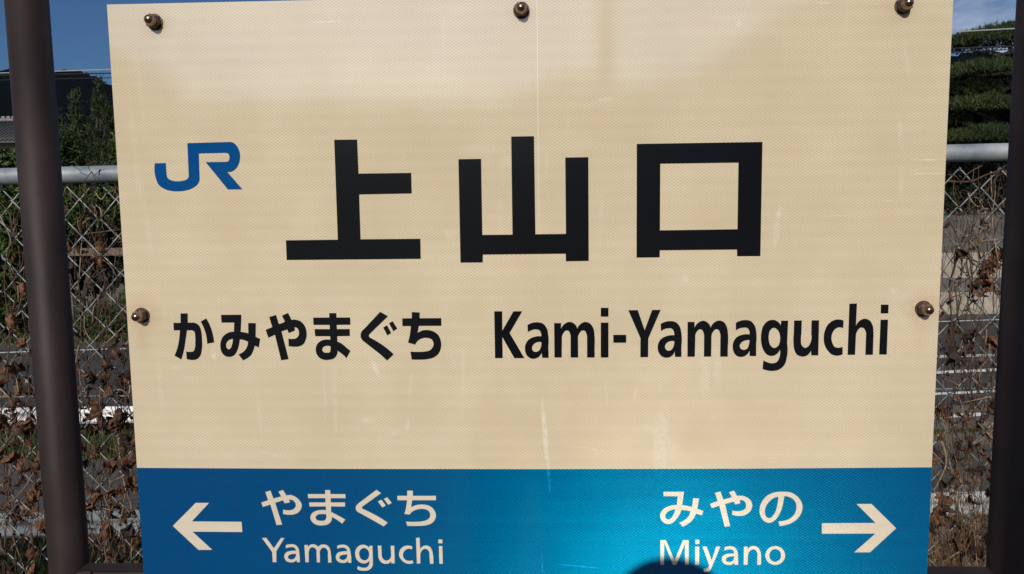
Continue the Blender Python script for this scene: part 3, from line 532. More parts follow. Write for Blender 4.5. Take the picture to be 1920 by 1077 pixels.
# old house with tiled roof (far left)
TILE = mat('roof_tile', (.040,.040,.044), .55, c2=(.075,.075,.08), scale=3)
RIDGE = mat('ridge_tile', (.15,.15,.16), .6, c2=(.25,.25,.26), scale=5)
PLASTER = mat('plaster', (.22,.19,.15), .9, c2=(.28,.25,.2), scale=2)
hy = 46.0; hb = P3(-140, 300, hy+3); hb.z = GZ
root = empty('house', hb); tag(root, 'old house with a dark grey tiled roof beyond the shrubs at the left edge', 'house')
x0 = P3(-420,250,hy).x-hb.x; x1 = P3(62,250,hy).x-hb.x
ze = P3(15, 264, hy).z-hb.z; zr = P3(15, 229, hy+3).z-hb.z; ye = hy-hb.y; yr = 3+hy-hb.y
rf = MB(); rf.add([(x0,ye,ze),(x1,ye,ze),(x1,yr,zr),(x0,yr,zr),(x0,yr+3,ze),(x1,yr+3,ze),(x0,ye,ze-.12),(x1,ye,ze-.12)], [(0,1,2,3),(3,2,5,4),(0,6,7,1)])
rf = rf.build('roof', TILE, root)
nx = int((x1-x0)/.27); tm = None
for i in range(nx):                                                   # each row of cover tiles runs down the slope
    xx = x0 + .13 + i*.27
    if tm is None:
        b = MB(); b.tube([(0,ye-.04,ze+.03),(0,(ye+yr)/2,(ze+zr)/2+.03),(0,yr,zr+.03)], .065, 6); tm = b.mesh('roof_tile_row', TILE, True)
    o = obj('roof_tile_row', tm, rf); o.location = (xx,0,0)
b = MB(); b.tube([(x0,yr,zr+.12),(x1,yr,zr+.12)], .13, 8); b.build('ridge', RIDGE, rf, True)
em = MB().add([(-.1,0,0),(.1,0,0),(.1,.28,0),(-.1,.28,0),(-.1,0,.15),(.1,0,.15),(.1,.28,.15),(-.1,.28,.15)],[(0,1,5,4),(4,5,6,7),(0,4,7,3),(1,2,6,5),(2,3,7,6)]).mesh('ridge_tile', RIDGE)
for i in range(int((x1-x0)/.34)):
    o = obj('ridge_tile', em, rf); o.location = (x0+.2+i*.34, yr-.14, zr+.2)
MB().box((x0+.6, ye+.7, 0), (x1-.6, yr+2.3, ze-.05)).build('wall', PLASTER, root)

# --- right, beyond the road: retaining wall with garden, clipped pine
wy = 31.5
wl = empty('retaining_wall', (P3(1830,590,wy).x, wy, GZ)); tag(wl, 'pale concrete retaining wall in stepped courses across the road at right', 'wall')
o0 = wl.location; xa, xb = P3(1380,500,wy).x-o0.x, P3(2150,500,wy).x-o0.x
def zz(py): return P3(1825, py, wy).z-GZ
seams = 9
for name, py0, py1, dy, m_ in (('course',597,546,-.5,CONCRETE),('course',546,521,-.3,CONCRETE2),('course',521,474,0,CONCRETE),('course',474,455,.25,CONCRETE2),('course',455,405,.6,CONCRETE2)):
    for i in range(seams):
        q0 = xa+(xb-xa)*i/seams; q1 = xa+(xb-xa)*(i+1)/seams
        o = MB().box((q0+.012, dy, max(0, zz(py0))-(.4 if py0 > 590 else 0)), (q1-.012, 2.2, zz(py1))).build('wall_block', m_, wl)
sheet('garden_terrace', [(o0.x+xa, wy+2.0), (o0.x+xb, wy+2.0), (o0.x+xb, wy+26), (o0.x+xa, wy+26)], GZ+zz(412), EARTH)
# hedge behind, its deep shade put into the leaf colour
tz = GZ+zz(412)
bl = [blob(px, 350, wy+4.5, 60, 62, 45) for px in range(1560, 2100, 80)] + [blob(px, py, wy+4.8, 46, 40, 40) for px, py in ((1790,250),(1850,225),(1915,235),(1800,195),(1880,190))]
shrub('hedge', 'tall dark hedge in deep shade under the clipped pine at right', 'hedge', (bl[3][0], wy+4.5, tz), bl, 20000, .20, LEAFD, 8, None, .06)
# clipped garden pine with cloud-like foliage pads
py_ = wy+2.6
base = P3(1935, 410, py_); base.z = tz
root = empty('garden_pine', base); tag(root, 'old garden pine clipped into flat layered pads at the right edge', 'pine tree')
k = (py_-CAM.y)/F
tr = MB(); pts = [P3(1935,410,py_),P3(1928,330,py_),P3(1916,250,py_),P3(1926,190,py_),P3(1908,140,py_),P3(1900,100,py_),P3(1885,75,py_)]
tr.tube([p-base for p in pts], [.26,.23,.2,.18,.15,.11,.05], 9).build('trunk', BARK, root, True)
br = MB()
for ps in (((1908,150),(1880,172),(1856,168),(1830,172)),((1905,120),(1872,105),(1850,98),(1815,95)),((1920,200),(1900,165),(1880,168)),((1916,250),(1880,232),(1840,215),(1810,205)),((1925,300),(1880,285),(1830,275),(1790,270)),((1910,150),(1895,138),(1830,142)),
           ((1903,96),(1880,103),(1862,98),(1850,96))):
    br.tube([P3(x,y,py_-.15)-base for x,y in ps], [.11,.085,.06,.03][:len(ps)], 6)
br.build('branch', BARK, root, True)
rnd = random.Random(21)
def pad(cx, cy, rx, rz, dy=0, n=2600):
    b = MB(); c = P3(cx, cy, py_+dy)-base; RX, RZ = rx*k, rz*k
    for _ in range(n):
        a = rnd.uniform(0, 2*math.pi); r = math.sqrt(rnd.random()); x = r*math.cos(a)*RX; y = r*math.sin(a)*RX*.8
        hgt = RZ*math.sqrt(max(0, 1-r*r))*(1+.35*noise.noise(Vector((x*1.6+cx, y*1.6, cy))))
        z = hgt*(1-.55*rnd.random()**2) - RZ*.15*rnd.random()*(r < .8)
        tuft(b, c+Vector((x, y, z)), Vector((0,0,1)), .06, .04, 3, rnd, .20)
    o = b.build('foliage_pad', NEEDLE, root)
pad(1868,92,86,36); pad(1800,93,34,22,.2,1200); pad(1850,150,92,32,-.3); pad(1822,180,52,24,.3,1700); pad(1935,178,40,22,.2,1300)
pad(1830,215,72,32,-.4); pad(1905,218,52,26,-.2,1500); pad(1845,272,84,33,-.6); pad(1780,240,40,30,.4,1200); pad(1900,60,30,12,.1,500)
# utility lines
WIRE = mat('cable', (.012,.012,.013), .6); WIREL = mat('pale_cable', (.30,.32,.33), .5)
POLE = mat('concrete_pole', (.3,.29,.27), .9, c2=(.36,.35,.33), scale=3)
def pole(x, y, label):
    r = empty('utility_pole', (x, y, GZ)); tag(r, label, 'utility pole', 'utility poles along the street')
    b = MB(); b.tube([(0,0,-.3),(0,0,11.5)], [.17,.11], 12); b.build('shaft', POLE, r, True)
    MB().box((-.8,-.06,9.6),(.8,.06,9.75)).build('crossarm', POLE, r); return r
pl, pr = (-40, 34), (34.5, 27.5)
pole(*pl, 'grey concrete utility pole beyond the left edge of the street'); pole(*pr, 'grey concrete utility pole beyond the right edge of the street')
def cable(a_, b_, y, r, m, label, name='cable', sag=.25):
    a, c = P3(*a_, y[0]), P3(*b_, y[1]); d = (c-a); a0 = a-d*.35; c0 = c+d*.25; b = MB()
    b.tube([a0+(c0-a0)*t+Vector((0,0,-sag*4*t*(1-t)+sag*.9)) for t in [i/24 for i in range(25)]], r, 5)
    return tag(b.build(name, m), label, 'cable', 'cables strung over the street')
cable((0,140),(1890,60),(30,26),.020,WIREL,'topmost pale cable, crossing the sky above the garden pine')
cable((0,144),(1890,93),(30,26),.026,WIRE,'dark cable running along the hill crest and under the top pine pad')
cable((0,153),(1890,99),(30,26),.018,WIRE,'lowest thin dark cable across the hillside at left')

# --- thin summer haze between the street and the hills
hz_ = bpy.data.materials.new('haze'); hz_.use_nodes = True; t_ = hz_.node_tree; t_.nodes.remove(t_.nodes['Principled BSDF'])
pv = N(t_, 'ShaderNodeVolumePrincipled'); pv.inputs['Color'].default_value = (.45, .66, 1, 1); pv.inputs['Density'].default_value = 2.4e-5; pv.inputs['Anisotropy'].default_value = 0.0
t_.links.new(pv.outputs[0], t_.nodes['Material Output'].inputs['Volume'])
o = MB().box((-1620, -1620, GZ-1.5), (1620, 1620, 190)).build('haze', hz_); o['kind'] = 'stuff'; o['label'] = 'thin blue haze in front of the far hills'

# --- guard rails
GUARD = mat('white_guard', (.74,.75,.75), .5, c2=(.74,.75,.75), scale=2, detail=8)
GUARD_SHADE = mat('shaded_guard', (.14,.165,.19), .5, c2=(.22,.245,.27), scale=2, detail=8)  # white rail with its shade painted in as bluish grey
GUARDM = mat('weathered_guard', (.24,.25,.25), .5, c2=(.46,.47,.47), scale=3, detail=8)
def guard(p0, p1,x0, x1, top, label, m):
    """W-beam on posts; p0,p1 give the line, top its upper edge height"""
    a, c = p0, p1; d = Vector((c.x-a.x, c.y-a.y, 0)).normalized(); n = Vector((-d.y, d.x, 0))
    org = a + d*((x0-a.x)/d.x); ln = (x1-x0)/d.x; org.z = GZ
    r = empty('guard_rail', org); tag(r, label, 'guard rail', 'white guard rails along the street')
    pr_ = [(0,0),(-.012,.015),(-.05,.05),(-.075,.085),(-.05,.12),(-.02,.15),(-.0,.175),(-.02,.20),(-.05,.23),(-.075,.265),(-.05,.30),(-.012,.335),(0,.35)]
    seg = 4.0; k_ = 0; s_ = 0
    while s_ < ln-.01:
        e_ = min(ln, s_+seg); v = []
        for t in (s_+.005, e_-.005):
            for q, z in pr_:
                p = d*t + n*q; v.append((p.x, p.y, top-.35-GZ+z))
        m_ = len(pr_); f = [(i, i+m_, i+m_+1, i+1) for i in range(m_-1)]
        o = MB().add(v, f).build('beam', m, r, True); sm = o.modifiers.new('thick','SOLIDIFY'); sm.thickness = .006
        for t in (s_+.4, s_+2.4):
            if t < ln: p = d*t + n*.12; MB().tube([(p.x,p.y,-.3),(p.x,p.y,top-GZ+.03)], .057, 8).build('post', m, r, True)
        s_ = e_
    return r
gB = (on_ground(0,765,-2.30), on_ground(240,762,-2.30))
guard(*gB, -26, -3.2, -2.30, 'sunlit white guard rail along the road left of the sign', GUARD)
gA = (on_ground(30,966,-2.3), on_ground(1860,921,-2.3))
guard(*gA, -14, 0.6, -2.27, 'white guard rail with painted-in shade low behind the fence at bottom left', GUARD_SHADE)
a2 = on_ground(1745,924,-2.3); c2 = on_ground(1860,921,-2.3)
guard(a2, c2, 3.2, 12, -2.30, 'white guard rail low behind the fence at bottom right', GUARDM)
# kerb on the right of the road
b = MB(); a, c = on_ground(1752,806), on_ground(1865,801); d = (c-a).normalized()
a -= d*3; c += d*12; n = Vector((-d.y,d.x,0))
b.add([(p.x,p.y,z) for p in (a, c, c+n*.18, a+n*.18) for z in (GZ-.02, GZ+.11)], [(0,2,3,1),(1,3,5,7),(6,7,5,4),(0,1,7,6),(2,4,5,3)])
struct(b.build('kerb', CONCRETE2))

# grass (nobody could count it)
def grass(name, label, fn, n, h, m, seed, wd=.012, lean=.35):
    rnd = random.Random(seed); b = MB()
    for _ in range(n):
        x, y, z = fn(rnd); hh = h*(.4+.9*rnd.random()); a = rnd.uniform(0, math.pi*2); l = rnd.uniform(0, lean)*hh
        dx, dy = math.cos(a)*wd, math.sin(a)*wd; b2 = rnd.uniform(0, 6.28); ex, ey = math.cos(b2)*l, math.sin(b2)*l
        b.add([(x-dx,y-dy,z),(x+dx,y+dy,z),(x+ex*.4+dx*.6,y+ey*.4+dy*.6,z+hh*.6),(x+ex,y+ey,z+hh*.98),(x+ex*.4-dx*.6,y+ey*.4-dy*.6,z+hh*.6)], [(0,1,2,4),(4,2,3)])
    o = b.build(name, m); o['label'] = label; o['category'] = 'grass'; o['kind'] = 'stuff'; return o
def strip(p0, p1, w_, ext=(2,2)):
    a, c = on_ground(*p0), on_ground(*p1); d = (c-a); L = d.length; d.normalize(); n = Vector((-d.y,d.x,0))
    def fn(r):
        p = a + d*r.uniform(-ext[0], L+ext[1]) + n*r.uniform(0, w_)*(.8+.4*noise.noise(Vector((L, r.random()*3, 0)))); return p.x, p.y, GZ-.03
    return fn
grass('grass', 'green grass verge under the sunlit guard rail at left', strip((0,862),(240,857),3.0,(3,1.5)), 15000, .20, GRASS, 31, .014)
grass('grass', 'green grass verge at the foot of the shrubs across the road', strip((0,645),(240,640),2.6,(3,2)), 8000, .22, GRASS, 32, .02)
grass('grass', 'mossy tufts along the kerb at right', strip((1752,812),(1865,807),.35,(1,2)), 900, .10, GRASS, 33, .012)
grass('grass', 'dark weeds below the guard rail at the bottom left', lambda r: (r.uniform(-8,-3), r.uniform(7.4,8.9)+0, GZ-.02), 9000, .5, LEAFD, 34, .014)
grass('dry_grass', 'brown dry grass below the guard rail at the bottom right', lambda r: (r.uniform(4,8), r.uniform(7.3,9.3), GZ-.02), 9000, .55, STRAW, 35, .009, .9)

# ------------------------------------------------------------------ chain-link fence
FY = 0.55
ZINC = mat('galvanised_wire', (.14,.15,.155), .55, .45, c2=(.29,.305,.31), scale=60)
PIPE = mat('galvanised_pipe', (.15,.185,.215), .55, .3, c2=(.36,.385,.40), scale=19, detail=10, bump=.05)
root = empty('chain_link_fence', (0, FY, 0)); tag(root, 'grey chain-link fence with a galvanised top rail behind the station sign', 'fence')
pA, pB = on_y(110, 329.5, FY), on_y(1840, 287, FY)
sl_ = (pB.z-pA.z)/(pB.x-pA.x)
def railz(x): return pA.z + (x-pA.x)*sl_
b = MB(); b.tube([(x, -.012, railz(x)) for x in (-2.6,-1.3,0,1.3,2.6)], .0163, 20); b.build('top_rail', PIPE, root, True)
xj = on_y(3,329,FY).x
b = MB(); b.tube([(xj, -.012, railz(xj)), (xj-.03, -.012, railz(xj-.03))], .0172, 20); b.build('rail_joint', PIPE, root, True)
b = MB(); b.tube([(xj+.008, -.0285, railz(xj)+.004), (xj+.008, -.0315, railz(xj)+.004)], .0035, 8); b.build('rivet', mat('rust', (.05,.025,.015), .9), root)
CX, CZ = .0689, .0720; X0, Z0 = .810, 1.572
nz = 44
def wire_mesh(flip):
    pts = []; z = Z0 + CZ*.5
    for i in range(nz):
        s_ = 1 if (i + flip) % 2 == 0 else -1
        x = s_*CX*.25
        pts += [(x-s_*.0022, -.0012*s_, z+.0016), (x+s_*.0004, .0022*(1 if flip else -1), z), (x-s_*.0022, .0012*s_, z-.0016)]
        z -= CZ*.5
    b = MB(); b.tube(pts, .00155, 5); return b.mesh('wire', ZINC, True)
wm = [wire_mesh(0), wire_mesh(1)]
rnd = random.Random(5)
k0 = int((-2.4-X0)/(CX*.5)); k1 = int((2.4-X0)/(CX*.5))
for kk in range(k0, k1):
    # wire kk spans the half cells between junction columns kk and kk+1; junctions at X0 + i*CX on row Z0
    o = obj('wire', wm[(kk+1) % 2], root); o.location = (X0 + (kk+.5)*CX*.5 + rnd.gauss(0,.0005), rnd.gauss(0,.0008), rnd.gauss(0,.0006)); o.rotation_euler = (rnd.gauss(0,.002), rnd.gauss(0,.0012), 0)
t0, t1 = on_y(100,745,FY), on_y(1820,730.5,FY); sl2 = (t1.z-t0.z)/(t1.x-t0.x)
b = MB(); b.tube([(x, .005, t0.z+(x-t0.x)*sl2) for x in (-2.5,-1,0,1,2.5)], .0016, 5); b.build('tension_wire', ZINC, root)
for x in (-2.45, -.35, 1.6):
    b = MB(); b.tube([(x,.03,-.2),(x,.03,railz(x)-.012)], .021, 14); b.build('fence_post', PIPE, root, True)

# ------------------------------------------------------------------ dead vines on the fence
STEMS = [mat('vine_stem_brown', (.045,.024,.014), .9, c2=(.11,.066,.040), scale=40), mat('vine_stem_pale', (.20,.135,.085), .85, c2=(.32,.235,.165), scale=40), mat('vine_stem_grey', (.06,.047,.038), .9, c2=(.12,.098,.08), scale=40)]
LEAFM = [mat('dead_leaf', (.022,.0072,.0030), .7, c2=(.090,.032,.0120), scale=5), mat('dead_leaf_light', (.060,.022,.0085), .7, c2=(.175,.075,.031), scale=5), mat('dead_leaf_dark', (.009,.0040,.0022), .75, c2=(.030,.0125,.006), scale=5)]
def leaf_mesh(seed, m):
    """a withered broad leaf: ovate blade with midrib, curled, folded along the veins and crumpled"""
    rnd = random.Random(seed); nu, nv = 12, 10; v = []; curl = rnd.uniform(.8, 2.3); fold = rnd.uniform(.5, 1.5); tw = rnd.uniform(-1.4,1.4)
    for i in range(nu+1):
        t = i/nu; wdt = .55*math.sin(math.pi*min(1, t*.98+.02))**.65*(1-.5*t)*(1+.14*math.sin(t*19+seed)+rnd.uniform(-.10,.10))
        for j in range(nv+1):
            s_ = j/nv*2-1; a = s_*fold*1.2
            xx = math.sin(a)/max(fold,.2)*wdt*.8; zf = (1-math.cos(a))*wdt*.9
            ang = t*curl; L_ = math.sin(ang)/curl; D_l = (1-math.cos(ang))/curl
            q = Vector((s_*1.3+seed*3.1, t*2.2, seed*1.7))
            nn = noise.noise_vector(q*1.3)*.17 + noise.noise_vector(q*3.4)*.085
            nn.y += .045*math.sin(t*16+abs(s_)*5)*abs(s_)**.5
            p = Vector((xx, zf - D_l*.8, -L_)) + nn*(.35+.65*min(1, t*2.5))
            v.append(Matrix.Rotation(tw*t, 3, 'Z') @ p)
    f = [(i*(nv+1)+j, i*(nv+1)+j+1, (i+1)*(nv+1)+j+1, (i+1)*(nv+1)+j) for i in range(nu) for j in range(nv)]
    b = MB(); b.add(v, f); b.tube([(0,0,.3),(.03,.03,.12),v[nv//2]], .018, 4)
    return b.mesh('leaf', m, True)
LM = [leaf_mesh(i, LEAFM[i % 3]) for i in range(12)]
def spline(pts, n=6):
    out = []; P = [Vector(p) for p in pts]
    for i in range(len(P)-1):
        a, b_, c, d = P[max(0,i-1)], P[i], P[i+1], P[min(len(P)-1,i+2)]
        for q in range(n):
            t = q/n; out.append(.5*((2*b_)+(c-a)*t+(2*a-5*b_+4*c-d)*t*t+(3*b_-a-3*c+d)*t**3))
    return out+[P[-1]]
def vine(label, base_px, stems, leaf_spots, stem_mat=0, seed=0, extra=0, box=None):
    extra = int(extra*2.0)
    """stems: list of (pixel path, radius mm); leaf_spots: (px, py, size px)"""
    rnd = random.Random(seed); bp = on_y(base_px, 900, FY); base = Vector((bp.x, FY, 0)); r = empty('dead_vine', base)
    tag(r, label, 'dead vine', 'dead vines on the chain-link fence'); ten = MB(); mi_of = []; small = []
    def pt(px, py, dy): return on_y(px, py, FY+dy) - base
    for path, rr, mi, *off in stems:
        dys = [rnd.uniform(-.012,.012) + (off[0] if off else 0) for _ in path]; pts = spline([pt(x, y, d_) for (x, y), d_ in zip(path, dys)])
        MB().tube(pts, [rr*.001*(1-.45*i/len(pts)) for i in range(len(pts))], 5).build('stem', STEMS[mi], r, True)
    if box:
        x0, x1, y0, y1 = box
        for _ in range(extra):                         # wandering tendrils and runners
            x, y = rnd.uniform(x0, x1), rnd.uniform(y0, y1); path = [(x, y)]; a = rnd.choice((-1.57, -1.57, 1.57, rnd.uniform(-3.1,3.1)))+rnd.gauss(0,.35)
            stp = rnd.uniform(14, 34); curl_ = rnd.gauss(0,.28)
            lng = rnd.random() < .45
            if lng: a = rnd.choice((-1.57,1.57))+rnd.gauss(0,.15); curl_ *= .15
            for _ in range(rnd.randint(7, 16) if lng else rnd.randint(3, 8)):
                a += rnd.gauss(0,.2 if lng else .38)+curl_; x += math.cos(a)*stp; y += math.sin(a)*stp
                if x < x0-25 or x > x1+25 or y < 300: break
                path.append((x, y))
            if len(path) < 3: continue
            small += [(q[0]+rnd.uniform(-4,4), q[1]+rnd.uniform(-2,8), rnd.uniform(9,19)) for q in path if rnd.random() < (.30 if q[1] > 600 else .12)]
            pts = spline([pt(px, py, rnd.uniform(-.02,.02)) for px, py in path], 4); mi = rnd.choice((0,0,0,0,0,1,2)); rr = rnd.choice((.45,.55,.7,.9,1.2))
            n0 = len(ten.f); ten.tube(pts, [rr*.001*(1-.5*i/len(pts)) for i in range(len(pts))], 4); mi_of += [mi]*(len(ten.f)-n0)
    # a rooted main stem
    x = base_px; path = [(x, 1700), (x+rnd.uniform(-15,15), 1400), (x+rnd.uniform(-15,15), 1180), (x+rnd.uniform(-12,12), 1000)]
    MB().tube(spline([pt(px, py, 0) for px, py in path]), .003, 6).build('stem', STEMS[0], r, True)
    if ten.f:
        o = ten.build('tendrils', STEMS, r, True); o['kind'] = 'stuff'; o.data.polygons.foreach_set('material_index', mi_of)
    for (px, py, sz) in leaf_spots + small[:58]:
        o = obj('leaf', rnd.choice(LM), r); o.location = pt(px, py-sz*.3, rnd.uniform(-.03,.015)); s_ = sz/967*1.05
        o.scale = (s_*rnd.uniform(.6,.95), s_*rnd.uniform(.6,1), s_*rnd.uniform(.85,1.15))
        o.rotation_euler = (rnd.gauss(0,.5), rnd.gauss(0,.45), rnd.uniform(0, 6.28))
    return r
R = random.Random(77)
def scat(n, x0, x1, y0, y1, s0, s1): return [(R.uniform(x0,x1), R.uniform(y0,y1), R.uniform(s0,s1)) for _ in range(int(n*1.8))]
# left of the left post
vine('dead brown vine thick with curled leaves at the far left edge of the fence', 8, [([(5,1080),(14,900),(2,760),(18,640),(8,520),(22,420),(0,380),(-20,372)],1.5,0),([(0,405),(20,450),(12,480),(30,520)],1.2,1),([(0,978),(20,1000),(36,1040),(50,1078)],1.3,1),([(3,990),(14,960),(22,930),(48,868),(58,830)],.9,1)],
     [(30,730,55),(12,700,52),(22,760,46),(8,790,40),(38,800,44),(10,850,40),(5,560,32),(20,600,36),(28,690,40),(2,740,40),(14,955,30),(24,1020,36),(6,1040,44),(8,905,30)]+scat(9,-10,50,640,1075,22,40), 0, 1, 34, (-20,60,360,1077))
vine('dead vine with rust brown leaves hanging close against the left side of the left post', 66, [([(62,1080),(72,960),(60,860),(56,760),(50,660),(40,560),(36,470),(25,400)],1.4,0),([(0,358),(18,356),(34,358),(45,364)],1.1,1),([(30,528),(48,542),(58,560),(70,585)],1.0,1)],
     [(46,470,34),(42,540,30),(50,720,50),(58,790,48),(44,825,42),(70,880,44),(72,930,40),(78,985,38),(82,1000,34),(36,900,34),(60,1040,34)]+scat(7,30,75,600,1075,22,36), 0, 2, 26, (20,80,380,1077))
# between the post and the sign
vine('dead vine tangled with curled tendrils just right of the left post', 150, [([(150,1080),(152,980),(158,880),(150,770),(146,690),(152,600),(146,520),(140,470),(158,440)],1.3,0),([(125,600),(140,640),(165,690)],1.0,0),([(118,372),(124,352),(138,346)],1.3,1),([(112,362),(118,352),(114,372),(120,392)],1.4,0)],
     [(118,415,24),(128,462,28),(150,560,20),(158,715,36),(140,720,34),(146,765,44),(160,770,30),(172,775,46),(148,850,34),(166,870,32),(140,950,34),(165,975,30),(168,955,36),(130,500,24),(152,630,24)]+scat(8,120,175,700,1060,18,34), 0, 3, 40, (115,185,350,1077))
vine('dead vine whose pale stem bends at a right angle left of the sign', 196, [([(133,311),(141,314),(153,321)],.8,2,-.042),([(180,302),(168,306),(167,318),(175,327),(185,336)],.7,0,-.042),([(172,322),(164,332),(158,340),(159,345)],.9,0,-.036),([(146,545),(150,500),(152,470),(154,450),(159,440),(190,435),(224,431)],1.3,1),([(146,545),(142,575),(148,600),(160,628)],1.2,0),([(176,340),(180,362),(190,374),(198,364),(200,356)],1.4,1),([(155,420),(166,410),(176,404),(178,392),(172,384)],1.7,1),([(180,385),(188,392),(190,405),(188,416)],1.4,1),([(209,352),(218,362),(222,385)],2.0,1),([(186,1080),(190,960),(194,840),(188,760),(190,690),(200,620),(194,560),(196,520),(188,480)],1.2,0)],
     [(186,462,38),(182,490,26),(150,468,26),(186,520,24),(196,690,42),(190,720,38),(205,735,36),(200,790,30),(186,805,34),(195,850,30),(190,935,30),(205,960,48),(198,990,44),(210,1000,36)]+scat(8,180,235,640,1060,20,36), 0, 4, 46, (160,235,340,1077))
vine('dead vine with a long pale hanging stem beside the left sign edge', 236, [([(199,535),(202,570),(206,600),(200,680),(190,760)],1.1,0),([(236,608),(216,628),(190,652),(163,676)],1.4,1),([(226,770),(221,800),(224,850),(230,890),(236,920),(246,950),(247,1000),(246,1050)],1.7,1),([(244,722),(240,760),(238,800)],1.2,1),([(206,905),(230,893),(250,880)],1.2,1),([(200,1010),(204,960),(206,900)],1.1,1)],
     [(222,655,44),(224,640,30),(226,720,34),(218,745,42),(232,790,50),(222,800,44),(240,830,44),(236,870,46),(246,860,40),(228,890,36),(248,905,34),(232,960,30),(252,968,36),(244,1020,34)]+scat(8,205,255,690,1060,20,38), 0, 5, 40, (195,262,450,1077))
# right of the sign
vine('dead vine looping in thick brown curls under the rail right of the sign', 1812, [([(1777,340),(1800,341),(1822,340),(1845,330),(1862,324),(1880,320),(1897,334)],1.9,0),([(1778,328),(1790,330),(1800,340)],1.5,0),([(1900,279),(1880,290),(1855,300),(1838,312),(1815,326),(1800,346)],1.8,0),([(1858,322),(1859,360),(1860,400),(1862,430)],1.4,1),([(1815,362),(1822,378),(1834,388),(1842,380),(1838,374),(1826,370)],1.5,1),([(1836,376),(1845,392),(1850,392)],1.2,1),([(1847,397),(1846,420),(1836,438),(1826,450)],1.7,1),([(1779,289),(1788,297),(1799,311)],1.2,0),([(1805,400),(1818,396),(1834,392)],1.2,0)],
     [(1806,402,20),(1855,380,20),(1888,380,24),(1890,395,22)], 0, 6, 22, (1775,1895,310,560))
vine('dead vine with bunched stems and hanging dark leaves in the middle right of the sign', 1798, [([(1800,1080),(1792,980),(1790,880),(1786,800),(1790,720),(1788,640),(1782,560),(1785,520),(1798,480),(1820,440),(1836,400)],1.5,0),([(1795,470),(1790,500),(1780,540),(1784,600),(1780,660)],2.2,0),([(1796,500),(1812,516),(1830,530),(1842,548)],1.5,1),([(1790,660),(1798,680),(1804,710)],1.2,1),([(1758,815),(1770,840),(1774,870),(1762,900),(1748,925)],2.4,1),([(1822,835),(1815,860),(1795,880),(1780,892)],1.4,0),([(1805,505),(1800,480),(1790,460)],1.2,0)],
     [(1795,478,34),(1836,535,46),(1846,520,38),(1826,550,32),(1815,640,44),(1824,655,46),(1820,630,34),(1790,660,40),(1775,675,28),(1770,760,34),(1776,770,30),(1760,775,28),(1770,870,26),(1790,840,34),(1812,830,38),(1800,1000,60),(1790,1030,60),(1815,1020,50),(1770,960,40),(1762,1000,44)]+scat(8,1752,1810,760,1060,22,40), 0, 7, 52, (1755,1830,430,1077))
vine('dead vine with crisp pale brown leaf clusters beside the right post', 1866, [([(1850,1080),(1858,960),(1862,880),(1866,800),(1860,720),(1868,640),(1862,560),(1870,500),(1866,440),(1880,400)],1.3,0),([(1886,410),(1885,440),(1886,480)],1.6,1),([(1865,440),(1868,470),(1874,500)],1.4,1),([(1806,755),(1840,748),(1872,741)],1.1,1),([(1840,1040),(1830,1000),(1826,980),(1808,1030)],1.2,1),([(1760,1060),(1790,1040),(1812,1030),(1835,1050)],1.2,1)],
     [(1858,640,36),(1870,632,34),(1876,640,26),(1852,650,24),(1846,500,44),(1856,492,36),(1868,470,36),(1864,760,42),(1850,770,36),(1872,775,34),(1830,800,30),(1826,830,30),(1840,880,34),(1850,890,32),(1858,905,38),(1852,925,32),(1840,1030,34),(1846,990,30),(1830,1040,40)]+scat(8,1815,1865,760,1060,20,36), 0, 8, 46, (1815,1885,430,1077))
# behind the sign, mostly hidden
for i, (x, lab) in enumerate(((380,'dead vine hidden behind the left half of the sign'),(900,'dead vine hidden behind the middle of the sign'),(1500,'dead vine hidden behind the right half of the sign'))):
    vine(lab, x, [([(x,1080),(x+30,900),(x-20,700),(x+20,500),(x,360)],1.4,0)], scat(8,x-120,x+120,500,1060,24,44), 0, 20+i, 26, (x-150,x+150,380,1077))
grass('dry_grass', 'thin brown straw standing along the foot of the chain-link fence', lambda r: (r.uniform(-2,2), FY+r.uniform(-.06,.12), 0.0), 2600, .55, STRAW, 41, .0014, .5)
grass('dry_grass', 'tall tangled straw at the fence foot on the right of the sign', lambda r: (r.uniform(.72,.98), FY+r.uniform(-.04,.10), 0.35), 420, .75, STRAW, 42, .0011, .5)

# ------------------------------------------------------------------ the station sign
sign = empty('station_sign', (0, 0.03, 0)); tag(sign, 'cream and blue station name board bolted between two brown posts', 'station sign')
def child(o, x=0, y=0, z=0): o.location = (x, y-.03, z); return o
for sx in (-.6175, .6165):
    b = MB(); b.tube([(0,0,-.3),(0,0,.9),(0,0,2.15)], .0243, 40); o = b.build('post', PAINT, sign, True); child(o, sx, .03, 0)
    me = o.data
    b = MB(); b.tube([(0,0,2.15),(0,0,2.153)], .0262, 32); child(b.build('post_cap', PAINT, sign), sx, .03, 0)
zb = on_y(215, 1055, .034).z
def bar(zc, hh, xa, xb, nm='crossbar'):
    b = MB(); b.box((xa, .0042, zc-hh), (xb, .034, zc+hh)); return child(bevel(b.build(nm, PAINT, sign), .002))
for zc in (zb-.024, 2.02):
    bar(zc, .024, -.5945, .5935)
    for sx in (-1, 1):
        x = sx*.578; b = MB(); b.box((x-.007, .001, zc-.028), (x+.007, .0039, zc+.027)); child(bevel(b.build('weld_plate', PAINT, sign), .0015))
for x in (on_y(280, 300, 0).x, on_y(978, 300, 0).x, on_y(1712, 300, 0).x):      # uprights behind the panel that take the bolts
    b = MB(); b.box((x-.02, .0042, zb-.002), (x+.02, .030, 1.994)) if abs(x) < .1 else b.box((x-.016, .0042, zb-.002), (x+.016, .030, 1.75)); child(b.build('batten', PAINT, sign))
